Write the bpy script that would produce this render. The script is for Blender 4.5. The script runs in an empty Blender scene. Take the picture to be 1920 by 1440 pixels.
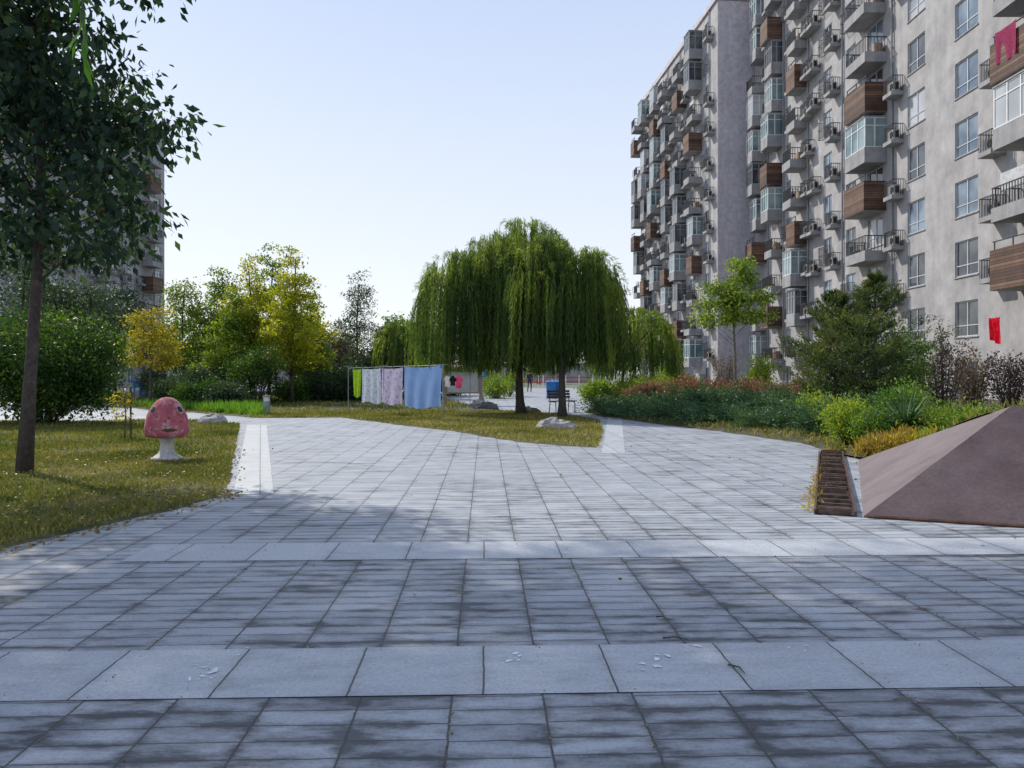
import bpy, math, random
import numpy as np
from mathutils import Vector, Matrix
from mathutils.geometry import delaunay_2d_cdt
R=math.radians
sc=bpy.context.scene
col=sc.collection
random.seed(5)
F=1450.0; HC=1.5; HY=700.0
def gp(px,py):
    Y=F*HC/(py-HY); return ((px-960)*Y/F, Y)
def at(px,Y): return (px-960)*Y/F
# ---------------------------------------------------------------- materials
def nmat(name):
    m=bpy.data.materials.new(name); m.use_nodes=True
    nt=m.node_tree; nt.nodes.clear()
    out=nt.nodes.new('ShaderNodeOutputMaterial')
    return m,nt,out
def N(nt,t,**k):
    n=nt.nodes.new(t)
    for a,b in k.items():
        if a in n.inputs: n.inputs[a].default_value=b
        else: setattr(n,a,b)
    return n
def ramp(nt,fac,stops):
    r=nt.nodes.new('ShaderNodeValToRGB'); e=r.color_ramp.elements
    while len(e)<len(stops): e.new(0.5)
    for i,(p,c) in enumerate(stops):
        e[i].position=p; e[i].color=(c[0],c[1],c[2],1)
    nt.links.new(fac,r.inputs[0]); return r.outputs[0]
def math_(nt,op,a,b=None,c=None):
    n=nt.nodes.new('ShaderNodeMath'); n.operation=op
    for i,v in enumerate((a,b,c)):
        if v is None: continue
        if isinstance(v,(int,float)): n.inputs[i].default_value=v
        else: nt.links.new(v,n.inputs[i])
    return n.outputs[0]
def pos(nt): return nt.nodes.new('ShaderNodeNewGeometry').outputs['Position']
def mapped(nt,vec,scale,rot=0):
    mp=N(nt,'ShaderNodeMapping'); mp.inputs['Scale'].default_value=scale; mp.inputs['Rotation'].default_value=(0,0,rot); nt.links.new(vec,mp.inputs[0]); return mp.outputs[0]
def noise_(nt,vec,scale,detail=4,rough=.6):
    n=N(nt,'ShaderNodeTexNoise'); n.inputs['Scale'].default_value=scale; n.inputs['Detail'].default_value=detail; n.inputs['Roughness'].default_value=rough
    nt.links.new(vec,n.inputs['Vector']); return n.outputs['Fac']
def mixc(nt,f,a,b,mode='MIX'):
    n=nt.nodes.new('ShaderNodeMix'); n.data_type='RGBA'; n.blend_type=mode
    for i,v in ((0,f),(6,a),(7,b)):
        if isinstance(v,(int,float)): n.inputs[i].default_value=v
        elif isinstance(v,tuple): n.inputs[i].default_value=(v[0],v[1],v[2],1)
        else: nt.links.new(v,n.inputs[i])
    return n.outputs[2]
def surf(name,c1,c2,scale=3,rough=.8,bump=.2,metal=0,c3=None,fine=0,streak=0):
    m,nt,out=nmat(name); P=pos(nt)
    f=noise_(nt,P,scale,6,.65)
    st=[(.3,c1),(.68,c2)] if c3 is None else [(.3,c1),(.5,c2),(.72,c3)]
    c=ramp(nt,f,st)
    if fine:
        f2=noise_(nt,P,fine,3,.7)
        c=mixc(nt,.5,c,ramp(nt,f2,[(.3,(.35,.35,.35)),(.7,(1,1,1))]),'MULTIPLY')
    if streak:
        f3=noise_(nt,mapped(nt,P,(1.6,1.6,.09)),1.0,6,.7)
        c=mixc(nt,streak,c,ramp(nt,f3,[(.34,(.5,.5,.52)),(.55,(1,1,1))]),'MULTIPLY')
    b=N(nt,'ShaderNodeBsdfPrincipled'); nt.links.new(c,b.inputs['Base Color'])
    b.inputs['Roughness'].default_value=rough; b.inputs['Metallic'].default_value=metal
    if bump:
        bp=N(nt,'ShaderNodeBump'); bp.inputs['Strength'].default_value=bump; bp.inputs['Distance'].default_value=.02
        nt.links.new(noise_(nt,P,scale*6,4),bp.inputs['Height']); nt.links.new(bp.outputs[0],b.inputs['Normal'])
    nt.links.new(b.outputs[0],out.inputs[0]); return m
def leafm(name,dark,mid,light,trans=.35,scale=.9):
    m,nt,out=nmat(name); P=pos(nt)
    a=N(nt,'ShaderNodeAttribute'); a.attribute_name='tone'
    f=math_(nt,'ADD',math_(nt,'MULTIPLY',noise_(nt,P,scale,2),.6),math_(nt,'MULTIPLY',a.outputs['Fac'],.4))
    c=ramp(nt,f,[(.25,dark),(.5,mid),(.75,light)])
    d=N(nt,'ShaderNodeBsdfPrincipled'); d.inputs['Roughness'].default_value=.5; d.inputs['Specular IOR Level'].default_value=.25
    nt.links.new(c,d.inputs['Base Color'])
    t=N(nt,'ShaderNodeBsdfTranslucent'); nt.links.new(mixc(nt,1.0,c,(1.7,1.75,.75),'MULTIPLY'),t.inputs[0])
    mx=N(nt,'ShaderNodeMixShader'); mx.inputs[0].default_value=trans
    nt.links.new(d.outputs[0],mx.inputs[1]); nt.links.new(t.outputs[0],mx.inputs[2]); nt.links.new(mx.outputs[0],out.inputs[0])
    return m
def glassm(name,c1,c2,rough=.08,scale=.5):
    m,nt,out=nmat(name); P=pos(nt)
    c=ramp(nt,noise_(nt,P,scale,2),[(.4,c1),(.6,c2)])
    b=N(nt,'ShaderNodeBsdfPrincipled'); nt.links.new(c,b.inputs['Base Color']); b.inputs['Roughness'].default_value=rough
    b.inputs['Specular IOR Level'].default_value=.8
    nt.links.new(b.outputs[0],out.inputs[0]); return m

PA=R(2.0)   # paving grid turned slightly to the left
def paving(name,du,dv,c_lo,c_hi,jw,rot,joint,offset_rows=True,stain=1.0,u0=0.0):
    m,nt,out=nmat(name); P=pos(nt)
    mp=N(nt,'ShaderNodeMapping'); mp.inputs['Rotation'].default_value=(0,0,rot); nt.links.new(P,mp.inputs[0])
    nz=N(nt,'ShaderNodeTexNoise'); nz.inputs['Scale'].default_value=9; nz.inputs['Detail'].default_value=3; nt.links.new(P,nz.inputs['Vector'])
    vm=N(nt,'ShaderNodeVectorMath'); vm.operation='MULTIPLY_ADD'; nt.links.new(nz.outputs['Color'],vm.inputs[0]); vm.inputs[1].default_value=(.014,.014,0); nt.links.new(mp.outputs[0],vm.inputs[2])
    sx=N(nt,'ShaderNodeSeparateXYZ'); nt.links.new(vm.outputs[0],sx.inputs[0])
    u=math_(nt,'DIVIDE',math_(nt,'ADD',sx.outputs[0],u0),du); iu=math_(nt,'FLOOR',u)
    wn0=N(nt,'ShaderNodeTexWhiteNoise'); wn0.noise_dimensions='1D'; nt.links.new(iu,wn0.inputs['W'])
    v=math_(nt,'DIVIDE',sx.outputs[1],dv)
    if offset_rows: v=math_(nt,'ADD',v,math_(nt,'MULTIPLY',wn0.outputs['Value'],.3))
    iv=math_(nt,'FLOOR',v)
    fu=math_(nt,'FRACT',u); fv=math_(nt,'FRACT',v)
    eu=math_(nt,'MULTIPLY',math_(nt,'SUBTRACT',.5,math_(nt,'ABSOLUTE',math_(nt,'SUBTRACT',fu,.5))),du)
    ev=math_(nt,'MULTIPLY',math_(nt,'SUBTRACT',.5,math_(nt,'ABSOLUTE',math_(nt,'SUBTRACT',fv,.5))),dv)
    e=math_(nt,'MINIMUM',eu,math_(nt,'MULTIPLY',ev,1.25))
    mr=N(nt,'ShaderNodeMapRange'); mr.interpolation_type='SMOOTHSTEP'; nt.links.new(e,mr.inputs[0]); mr.inputs[1].default_value=jw*.35; mr.inputs[2].default_value=jw*1.3
    jm=mr.outputs[0]
    cb=N(nt,'ShaderNodeCombineXYZ'); nt.links.new(iu,cb.inputs[0]); nt.links.new(iv,cb.inputs[1])
    wn=N(nt,'ShaderNodeTexWhiteNoise'); nt.links.new(cb.outputs[0],wn.inputs['Vector'])
    big=noise_(nt,P,.55,5,.6); mid=noise_(nt,P,3.2,6,.7); fin=noise_(nt,P,55,3,.7)
    t=math_(nt,'ADD',math_(nt,'MULTIPLY',wn.outputs['Value'],.3),math_(nt,'MULTIPLY',mid,.7))
    c=ramp(nt,t,[(.2,c_lo),(.75,c_hi)])
    s=noise_(nt,mapped(nt,P,(1.5,4.2,1),rot),1.3,7,.72)
    near=N(nt,'ShaderNodeMapRange'); nt.links.new(e,near.inputs[0]); near.inputs[1].default_value=0; near.inputs[2].default_value=.07; near.inputs[3].default_value=-.06; near.inputs[4].default_value=.03
    sv_=math_(nt,'ADD',math_(nt,'ADD',math_(nt,'MULTIPLY',s,.65),math_(nt,'MULTIPLY',big,.35)),near.outputs[0])
    sv_=math_(nt,'ADD',sv_,math_(nt,'MULTIPLY',wn.outputs['Value'],.03))
    # near end of the plaza is dirtier; stains thin out towards its middle
    dr=N(nt,'ShaderNodeMapRange'); nt.links.new(sx.outputs[1],dr.inputs[0]); dr.inputs[1].default_value=3.5; dr.inputs[2].default_value=11; dr.inputs[3].default_value=-.012; dr.inputs[4].default_value=.06
    sv_=math_(nt,'ADD',sv_,dr.outputs[0])
    k1=1-.78*stain; k2=1-.36*stain
    sm=ramp(nt,sv_,[(.41,(k1,k1,k1)),(.475,(k2,k2,k2)),(.56,(1,1,1))])
    c=mixc(nt,1.0,c,sm,'MULTIPLY')
    c=mixc(nt,.6,c,ramp(nt,fin,[(.3,(.6,.6,.6)),(.65,(1.1,1.1,1.1))]),'MULTIPLY')
    c=mixc(nt,jm,joint,c)
    b=N(nt,'ShaderNodeBsdfPrincipled'); nt.links.new(c,b.inputs['Base Color'])
    nt.links.new(ramp(nt,mid,[(.3,(.42,.42,.42)),(.7,(.75,.75,.75))]),b.inputs['Roughness'])
    h=math_(nt,'ADD',math_(nt,'MULTIPLY',jm,1.0),math_(nt,'MULTIPLY',fin,.18))
    h=math_(nt,'ADD',h,math_(nt,'MULTIPLY',wn.outputs['Value'],.3))
    bp=N(nt,'ShaderNodeBump'); bp.inputs['Strength'].default_value=.5; bp.inputs['Distance'].default_value=.007
    nt.links.new(h,bp.inputs['Height']); nt.links.new(bp.outputs[0],b.inputs['Normal'])
    nt.links.new(b.outputs[0],out.inputs[0]); return m

M={}
M['paver']=paving('paver',.42,.145,(.25,.268,.295),(.43,.445,.47),.0055,-PA,(.05,.052,.05),u0=.145)
M['slab']=paving('slab',.635,50,(.38,.40,.425),(.51,.525,.54),.0055,-PA,(.06,.06,.055),False,.32)
M['stripL']=paving('strip_stone',.9,1.25,(.44,.45,.45),(.54,.54,.53),.006,-R(18),(.07,.07,.06),False,.3)
M['grassbase']=surf('grass_base',(.035,.045,.014),(.08,.085,.026),1.4,.95,.6,c3=(.15,.125,.06),fine=30)
M['soil']=surf('soil',(.04,.032,.02),(.09,.075,.04),2,.95,.6,c3=(.06,.08,.025),fine=25)
M['ground']=surf('far_ground',(.10,.11,.07),(.18,.18,.14),.15,.95,0)
M['plaster']=surf('plaster',(.38,.365,.365),(.465,.45,.45),.35,.9,.15,streak=.3,fine=.9)
M['plaster2']=surf('plaster_end',(.56,.52,.56),(.66,.62,.66),.4,.9,.3,fine=2.5,streak=.3)
M['concrete']=surf('concrete',(.24,.235,.24),(.36,.355,.36),1.5,.9,.2,streak=.5)
M['frame']=surf('window_frame',(.42,.43,.45),(.55,.56,.58),3,.5,0)
M['white']=surf('white_frame',(.62,.63,.64),(.75,.76,.76),3,.5,0)
M['steel']=surf('dark_steel',(.03,.032,.036),(.07,.072,.078),4,.6,0,.3)
M['greysteel']=surf('grey_steel',(.22,.23,.24),(.34,.35,.36),6,.5,.1,.3)
M['acw']=surf('ac_body',(.5,.49,.46),(.66,.65,.62),3,.6,0)
M['dark']=surf('dark_void',(.012,.012,.014),(.03,.03,.03),5,.8,0)
M['bark']=surf('bark',(.045,.034,.03),(.13,.105,.09),9,.95,1.0,fine=22)
M['barkl']=surf('bark_light',(.12,.10,.08),(.24,.21,.17),9,.95,.8)
M['rock']=surf('rock',(.26,.24,.23),(.55,.52,.49),3,.9,1.0,fine=14)
M['rockd']=surf('rock_dark',(.10,.10,.10),(.28,.28,.27),3,.9,1.0,fine=14)
M['rust']=surf('rust_steel_lit_side',(.16,.115,.115),(.215,.165,.168),1.1,.5,.15,.1,c3=(.26,.21,.21),fine=40,streak=.25)  # same steel as the front plate, colour lightened for its sunlit side
M['rust_shaded']=surf('rust_steel_shaded_front',(.085,.05,.046),(.125,.08,.076),1.3,.6,.2,.1,c3=(.165,.115,.11),fine=30,streak=.5)  # darker copy of the steel; the front's shade is put into the colour
M['rustd']=surf('rust_dark',(.05,.025,.015),(.14,.065,.035),6,.8,.5,.2)
M['rung']=surf('weathered_rung',(.05,.03,.022),(.20,.13,.10),9,.85,.5,.2)
M['blue']=surf('blue_plastic',(.02,.14,.38),(.04,.22,.52),3,.5,0)
M['red']=surf('red_paint',(.45,.05,.04),(.65,.09,.07),3,.6,0)
M['skin']=surf('skin',(.4,.24,.17),(.5,.3,.2),6,.6,0)
M['cloth_dark']=surf('dark_cloth',(.02,.02,.025),(.05,.05,.06),8,.9,0)
M['hair']=surf('hair',(.01,.01,.01),(.02,.02,.02),8,.7,0)
M['paintwhite']=surf('splash_white',(.6,.6,.6),(.85,.85,.85),12,.7,0)
M['shelter']=surf('shelter_roof',(.24,.17,.12),(.38,.28,.2),3,.7,.1)
M['benchw']=surf('bench_wood',(.06,.035,.025),(.13,.08,.055),5,.8,.2)
M['panel']=surf('notice_panel',(.38,.40,.40),(.55,.56,.56),2,.4,0)
def wood_m():
    m,nt,out=nmat('wood_planks'); P=pos(nt)
    s=N(nt,'ShaderNodeSeparateXYZ'); nt.links.new(P,s.inputs[0])
    v=math_(nt,'DIVIDE',s.outputs[2],.14); iv=math_(nt,'FLOOR',v); fv=math_(nt,'FRACT',v)
    wn=N(nt,'ShaderNodeTexWhiteNoise'); wn.noise_dimensions='1D'; nt.links.new(iv,wn.inputs['W'])
    t=math_(nt,'ADD',math_(nt,'MULTIPLY',wn.outputs['Value'],.45),math_(nt,'MULTIPLY',noise_(nt,P,1.4,6,.75),.65))
    c=ramp(nt,t,[(.25,(.035,.018,.012)),(.52,(.11,.055,.034)),(.8,(.21,.12,.075))])
    j=math_(nt,'GREATER_THAN',fv,.16); c=mixc(nt,j,(.015,.01,.008),c)
    b=N(nt,'ShaderNodeBsdfPrincipled'); nt.links.new(c,b.inputs['Base Color']); b.inputs['Roughness'].default_value=.75
    nt.links.new(b.outputs[0],out.inputs[0]); return m
M['wood']=wood_m()
def mushroom_m():
    m,nt,out=nmat('cap_paint'); P=pos(nt)
    w=noise_(nt,P,5,9,.78); c=ramp(nt,noise_(nt,P,3,4),[(.3,(.33,.075,.095)),(.7,(.46,.13,.16))])
    msk=ramp(nt,w,[(.50,(0,0,0)),(.60,(.8,.8,.8))])
    c=mixc(nt,msk,c,(.56,.42,.42)); c=mixc(nt,ramp(nt,noise_(nt,P,14,7,.75),[(.57,(0,0,0)),(.63,(1,1,1))]),c,(.10,.03,.035))
    b=N(nt,'ShaderNodeBsdfPrincipled'); nt.links.new(c,b.inputs['Base Color']); b.inputs['Roughness'].default_value=.9; b.inputs['Specular IOR Level'].default_value=.2
    nt.links.new(b.outputs[0],out.inputs[0]); return m
M['cap']=mushroom_m()
M['stem']=surf('stem_paint',(.4,.39,.37),(.75,.74,.71),5,.7,.4,fine=12)
def fabric(name,a,b_,scale,edge=(.45,.55)):
    m,nt,out=nmat(name); P=pos(nt)
    v=N(nt,'ShaderNodeTexVoronoi'); v.inputs['Scale'].default_value=scale; nt.links.new(P,v.inputs['Vector'])
    c=ramp(nt,v.outputs['Distance'],[(edge[0],a),(edge[1],b_)])
    d=N(nt,'ShaderNodeBsdfDiffuse'); t=N(nt,'ShaderNodeBsdfTranslucent'); mx=N(nt,'ShaderNodeMixShader'); mx.inputs[0].default_value=.5
    nt.links.new(c,d.inputs[0]); nt.links.new(c,t.inputs[0]); nt.links.new(d.outputs[0],mx.inputs[1]); nt.links.new(t.outputs[0],mx.inputs[2]); nt.links.new(mx.outputs[0],out.inputs[0]); return m
M['fgreen']=fabric('green_towel',(.32,.6,.03),(.5,.75,.05),14)
M['fdots']=fabric('blue_pattern_sheet',(.45,.58,.92),(.90,.93,.98),9,(.25,.4))
M['flav']=fabric('lavender_pattern_sheet',(.68,.52,.84),(.88,.78,.95),7,(.3,.5))
M['fblue']=fabric('light_blue_sheet',(.34,.54,.97),(.38,.58,.98),2)
M['fpink']=fabric('pink_cloth',(.8,.16,.34),(.85,.25,.42),5)
M['fcrim']=fabric('crimson_cloth',(.35,.03,.10),(.5,.10,.2),9,(.2,.3))
M['fwhite']=fabric('white_cloth',(.75,.75,.77),(.85,.85,.85),5)
M['fred']=fabric('red_cloth',(.75,.01,.03),(.85,.03,.05),5)
M['glass_dark']=glassm('glass_dark',(.03,.035,.045),(.10,.11,.12))
M['glass_curtain']=glassm('glass_curtain',(.26,.27,.29),(.46,.47,.49),scale=.25)
M['glass_blue']=glassm('glass_blue',(.08,.12,.17),(.22,.28,.34))
M['glass_green']=glassm('glass_green',(.08,.14,.15),(.25,.32,.33))
L_={}
L_['dark']=leafm('leaf_dark',(.010,.025,.021),(.028,.06,.042),(.08,.14,.05),.32)
L_['bush']=leafm('leaf_bush',(.010,.034,.008),(.036,.09,.016),(.14,.21,.025),.3,.6)
L_['olive']=leafm('leaf_olive',(.02,.04,.028),(.045,.075,.045),(.09,.13,.06),.3)
L_['ginkgo']=leafm('leaf_ginkgo',(.10,.14,.015),(.30,.31,.025),(.50,.46,.03),.42)
L_['ginkgog']=leafm('leaf_ginkgo_green',(.04,.09,.02),(.14,.21,.03),(.33,.36,.04),.4)
L_['yellow']=leafm('leaf_yellow',(.12,.11,.01),(.32,.27,.03),(.52,.42,.05),.4)
L_['willow']=leafm('leaf_willow',(.022,.055,.024),(.085,.14,.036),(.29,.345,.06),.45,.45)
L_['purple']=leafm('leaf_purple',(.025,.017,.024),(.065,.042,.052),(.14,.09,.09),.25)
L_['pinkp']=leafm('leaf_pink',(.07,.05,.05),(.17,.12,.115),(.29,.22,.18),.25)
L_['barb']=leafm('leaf_barberry',(.09,.05,.04),(.21,.11,.09),(.34,.20,.13),.3)
L_['juniper']=leafm('leaf_juniper',(.014,.04,.022),(.05,.11,.05),(.13,.22,.08),.15)
L_['spruce']=leafm('leaf_spruce',(.014,.034,.016),(.055,.09,.03),(.18,.20,.05),.2)
L_['lime']=leafm('leaf_lime',(.045,.10,.012),(.16,.25,.03),(.38,.41,.05),.35)
L_['mid']=leafm('leaf_mid',(.025,.07,.018),(.09,.18,.035),(.24,.32,.05),.4)
L_['orange']=leafm('leaf_orange',(.16,.11,.03),(.34,.23,.05),(.5,.40,.07),.35)
L_['grass']=leafm('leaf_grass',(.04,.065,.012),(.11,.13,.028),(.27,.225,.07),.3,.7)
L_['grassdry']=leafm('leaf_grass_dry',(.05,.075,.014),(.165,.165,.038),(.34,.28,.10),.3,.6)
L_['strap']=leafm('leaf_strap',(.03,.10,.012),(.10,.235,.025),(.25,.38,.04),.38)
L_['litter']=leafm('leaf_litter',(.10,.06,.03),(.26,.18,.07),(.45,.40,.14),.1,5)
# ---------------------------------------------------------------- objects
def tag(o,label=None,cat=None,group=None,kind=None):
    if label: o['label']=label
    if cat: o['category']=cat
    if group: o['group']=group
    if kind: o['kind']=kind
    return o
def empty(name,loc,label,cat,group=None,rz=0):
    o=bpy.data.objects.new(name,None); o.empty_display_size=.2; col.objects.link(o)
    o.location=loc; o.rotation_euler=(0,0,rz); return tag(o,label,cat,group)
class MB:
    def __init__(s): s.v=[]; s.f=[]
    def box(s,x0,x1,y0,y1,z0,z1):
        b=len(s.v); s.v+=[(x0,y0,z0),(x1,y0,z0),(x1,y1,z0),(x0,y1,z0),(x0,y0,z1),(x1,y0,z1),(x1,y1,z1),(x0,y1,z1)]
        s.f+=[tuple(b+i for i in q) for q in ((0,3,2,1),(4,5,6,7),(0,1,5,4),(1,2,6,5),(2,3,7,6),(3,0,4,7))]; return s
    def poly(s,vs,fs):
        b=len(s.v); s.v+=[tuple(v) for v in vs]; s.f+=[tuple(b+i for i in f) for f in fs]; return s
    def tube(s,pts,rad,n=6):
        pts=[Vector(p) for p in pts]; b=len(s.v)
        if isinstance(rad,(int,float)): rad=[rad]*len(pts)
        up=Vector((.13,.9,.2)).normalized()
        for i,p in enumerate(pts):
            d=(pts[min(i+1,len(pts)-1)]-pts[max(i-1,0)])
            d=d.normalized() if d.length>1e-6 else Vector((0,0,1))
            a=d.cross(up)
            if a.length<.05: a=d.cross(Vector((1,0,0)))
            a.normalize(); c=d.cross(a)
            for k in range(n):
                t=2*math.pi*k/n; s.v.append(tuple(p+(a*math.cos(t)+c*math.sin(t))*rad[i]))
        for i in range(len(pts)-1):
            for k in range(n):
                k2=(k+1)%n; s.f.append((b+i*n+k,b+(i+1)*n+k,b+(i+1)*n+k2,b+i*n+k2))
        s.f.append(tuple(b+k for k in range(n))); s.f.append(tuple(b+(len(pts)-1)*n+k for k in reversed(range(n)))); return s
    def lathe(s,prof,n=24):
        b=len(s.v)
        for r,z in prof:
            for k in range(n):
                t=2*math.pi*k/n; s.v.append((r*math.cos(t),r*math.sin(t),z))
        for i in range(len(prof)-1):
            for k in range(n):
                k2=(k+1)%n; s.f.append((b+i*n+k,b+i*n+k2,b+(i+1)*n+k2,b+(i+1)*n+k))
        s.f.append(tuple(b+k for k in reversed(range(n)))); s.f.append(tuple(b+(len(prof)-1)*n+k for k in range(n))); return s
    def build(s,name,mat,parent=None,smooth=False):
        me=bpy.data.meshes.new(name); me.from_pydata(s.v,[],s.f); me.materials.append(mat)
        if smooth: me.polygons.foreach_set('use_smooth',[True]*len(me.polygons))
        me.update(); o=bpy.data.objects.new(name,me); col.objects.link(o); o.parent=parent; return o
def copy_tree(o,parent=None):
    c=o.copy(); col.objects.link(c); c.parent=parent
    for ch in list(o.children): copy_tree(ch,c)
    return c
def unit(a): return a/np.maximum(np.linalg.norm(a,axis=1,keepdims=True),1e-9)
def leafobj(name,P,D,L,W,mat,parent=None,rng=None,tri=False,smin=.6,tone=None):
    rng=rng or np.random.default_rng(1); n=len(P)
    D=unit(D); S=unit(np.cross(D,rng.normal(size=(n,3)))); sc_=rng.uniform(smin,1.25,(n,1)); L=L*sc_; W=W*sc_
    if tri:
        V=np.stack([P-S*W/2,P+S*W/2,P+D*L],1); k=3
    else:
        Nn=np.cross(D,S); V=np.stack([P,P+D*L*.45+S*W/2,P+D*L-Nn*L*.12,P+D*L*.45-S*W/2],1); k=4
    me=bpy.data.meshes.new(name)
    me.vertices.add(n*k); me.vertices.foreach_set('co',V.reshape(-1).astype(np.float32))
    me.loops.add(n*k); me.loops.foreach_set('vertex_index',np.arange(n*k,dtype=np.int32))
    me.polygons.add(n); me.polygons.foreach_set('loop_start',np.arange(0,n*k,k,dtype=np.int32))
    me.update(calc_edges=True)
    tn=rng.random(n) if tone is None else tone
    a=me.attributes.new('tone','FLOAT','FACE'); a.data.foreach_set('value',tn.astype(np.float32))
    me.materials.append(mat); o=bpy.data.objects.new(name,me); col.objects.link(o); o.parent=parent; return o
def blobpts(blobs,ncl,rng,shell=.55):
    vol=np.array([b[3]*b[4]*b[5]*(b[6] if len(b)>6 else 1) for b in blobs])**.8; vol/=vol.sum(); C=[]
    for b,w in zip(blobs,vol):
        n=max(3,int(ncl*w)); d=unit(rng.normal(size=(n,3))); r=rng.uniform(shell**2,1,(n,1))**.5
        C.append(np.array(b[:3])+d*r*np.array(b[3:6]))
    return np.concatenate(C)
def trunk_mesh(mb,h,r,lean,rng,z_end,n=8,seg=7):
    pts=[];rad=[]
    ph=rng.uniform(0,6)
    for i in range(seg+1):
        t=i/seg; w=.04*h*math.sin(t*4+ph)*t*.5
        pts.append((lean[0]*t+w,lean[1]*t+w*.5,-.05+t*z_end)); rad.append(r*(1.35 if i==0 else 1)*(1-.75*t)+.006)
    mb.tube(pts,rad,n); return pts
def tree(name,label,x,y,tr,z0,h,blobs,ncl,nl,crad,L,W,lm,bark='bark',group=None,droop=.35,seed=1,lean=(0,0),flat=.6,shell=.5,z=0,cat='tree',rise=.55):
    rng=np.random.default_rng(seed); root=empty(name,(x,y,z),label,cat,group)
    mb=MB(); pts=trunk_mesh(mb,h,tr,lean,rng,h*.9); C=blobpts(blobs,ncl,rng,shell); C=C[rng.permutation(len(C))]
    nm=max(6,len(C)//5); anchors=[]
    for idx,c in enumerate(C):
        e=Vector(c)
        if idx<nm:
            hd=math.hypot(c[0]-lean[0]*.5,c[1]-lean[1]*.5); zs=min(max(z0,c[2]-hd*rise-.1),h*.86); t=zs/(h*.9)
            k=min(t*7,6.99); i=int(k); a=Vector(pts[i]).lerp(Vector(pts[i+1]),k-i)
            m=a.lerp(e,.35)+Vector((rng.normal()*.05,rng.normal()*.05,.05*(e-a).length)); m2=a.lerp(e,.7)+Vector((0,0,.05*(e-a).length))
            r0=tr*.32*(1-.65*t); mb.tube([a,m,m2,e],[r0,r0*.7,r0*.42,.005],5); anchors+=[m,m2,e]
        else:
            q=min(anchors,key=lambda v:(v-e).length_squared+(0.6 if v.z>e.z else 0)); m=q.lerp(e,.5)+Vector((0,0,.04))
            mb.tube([q,m,e],[tr*.07+.003,tr*.045+.002,.003],4)
    mb.build('trunk' if cat=='tree' else 'stems',M[bark],root,True)
    P=np.repeat(C,nl,0); n=len(P); off=rng.normal(size=(n,3))*np.array([1,1,flat])*crad; P=P+off
    D=unit(off)*.7+rng.normal(size=(n,3))*.6; D[:,2]-=droop
    leafobj('crown',P,D,L,W,L_[lm],root,rng); return root
def bush(name,label,x,y,rx,ry,h,ncl,nl,crad,L,W,lm,group=None,seed=1,z=0,cat='bush',up=.3,bark='bark',lumps=5):
    rng=np.random.default_rng(seed); root=empty(name,(x,y,z),label,cat,group)
    bl=[(0,0,h*.45,rx*.75,ry*.75,h*.5)]
    for i in range(lumps):
        a=rng.uniform(0,6.28); rr=rng.uniform(.35,.62); s=rng.uniform(.35,.5)
        bl.append((math.cos(a)*rx*rr,math.sin(a)*ry*rr,h*rng.uniform(.35,.66),rx*s,ry*s,h*.33))
    C=blobpts(bl,ncl,rng,.4); C[:,2]=np.abs(C[:,2])
    mb=MB()
    for c in C[::3]: mb.tube([(c[0]*.1,c[1]*.1,-.03),(c[0]*.55,c[1]*.55,c[2]*.55),tuple(c)],[.025,.015,.004],4)
    mb.build('stems',M[bark],root)
    P=np.repeat(C,nl,0); off=rng.normal(size=P.shape)*crad*np.array([1,1,.8]); P=P+off; P[:,2]=np.maximum(P[:,2],.02)
    D=unit(off)*.7+rng.normal(size=P.shape)*.5; D[:,2]+=up
    leafobj('foliage',P,D,L,W,L_[lm],root,rng); return root
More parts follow.
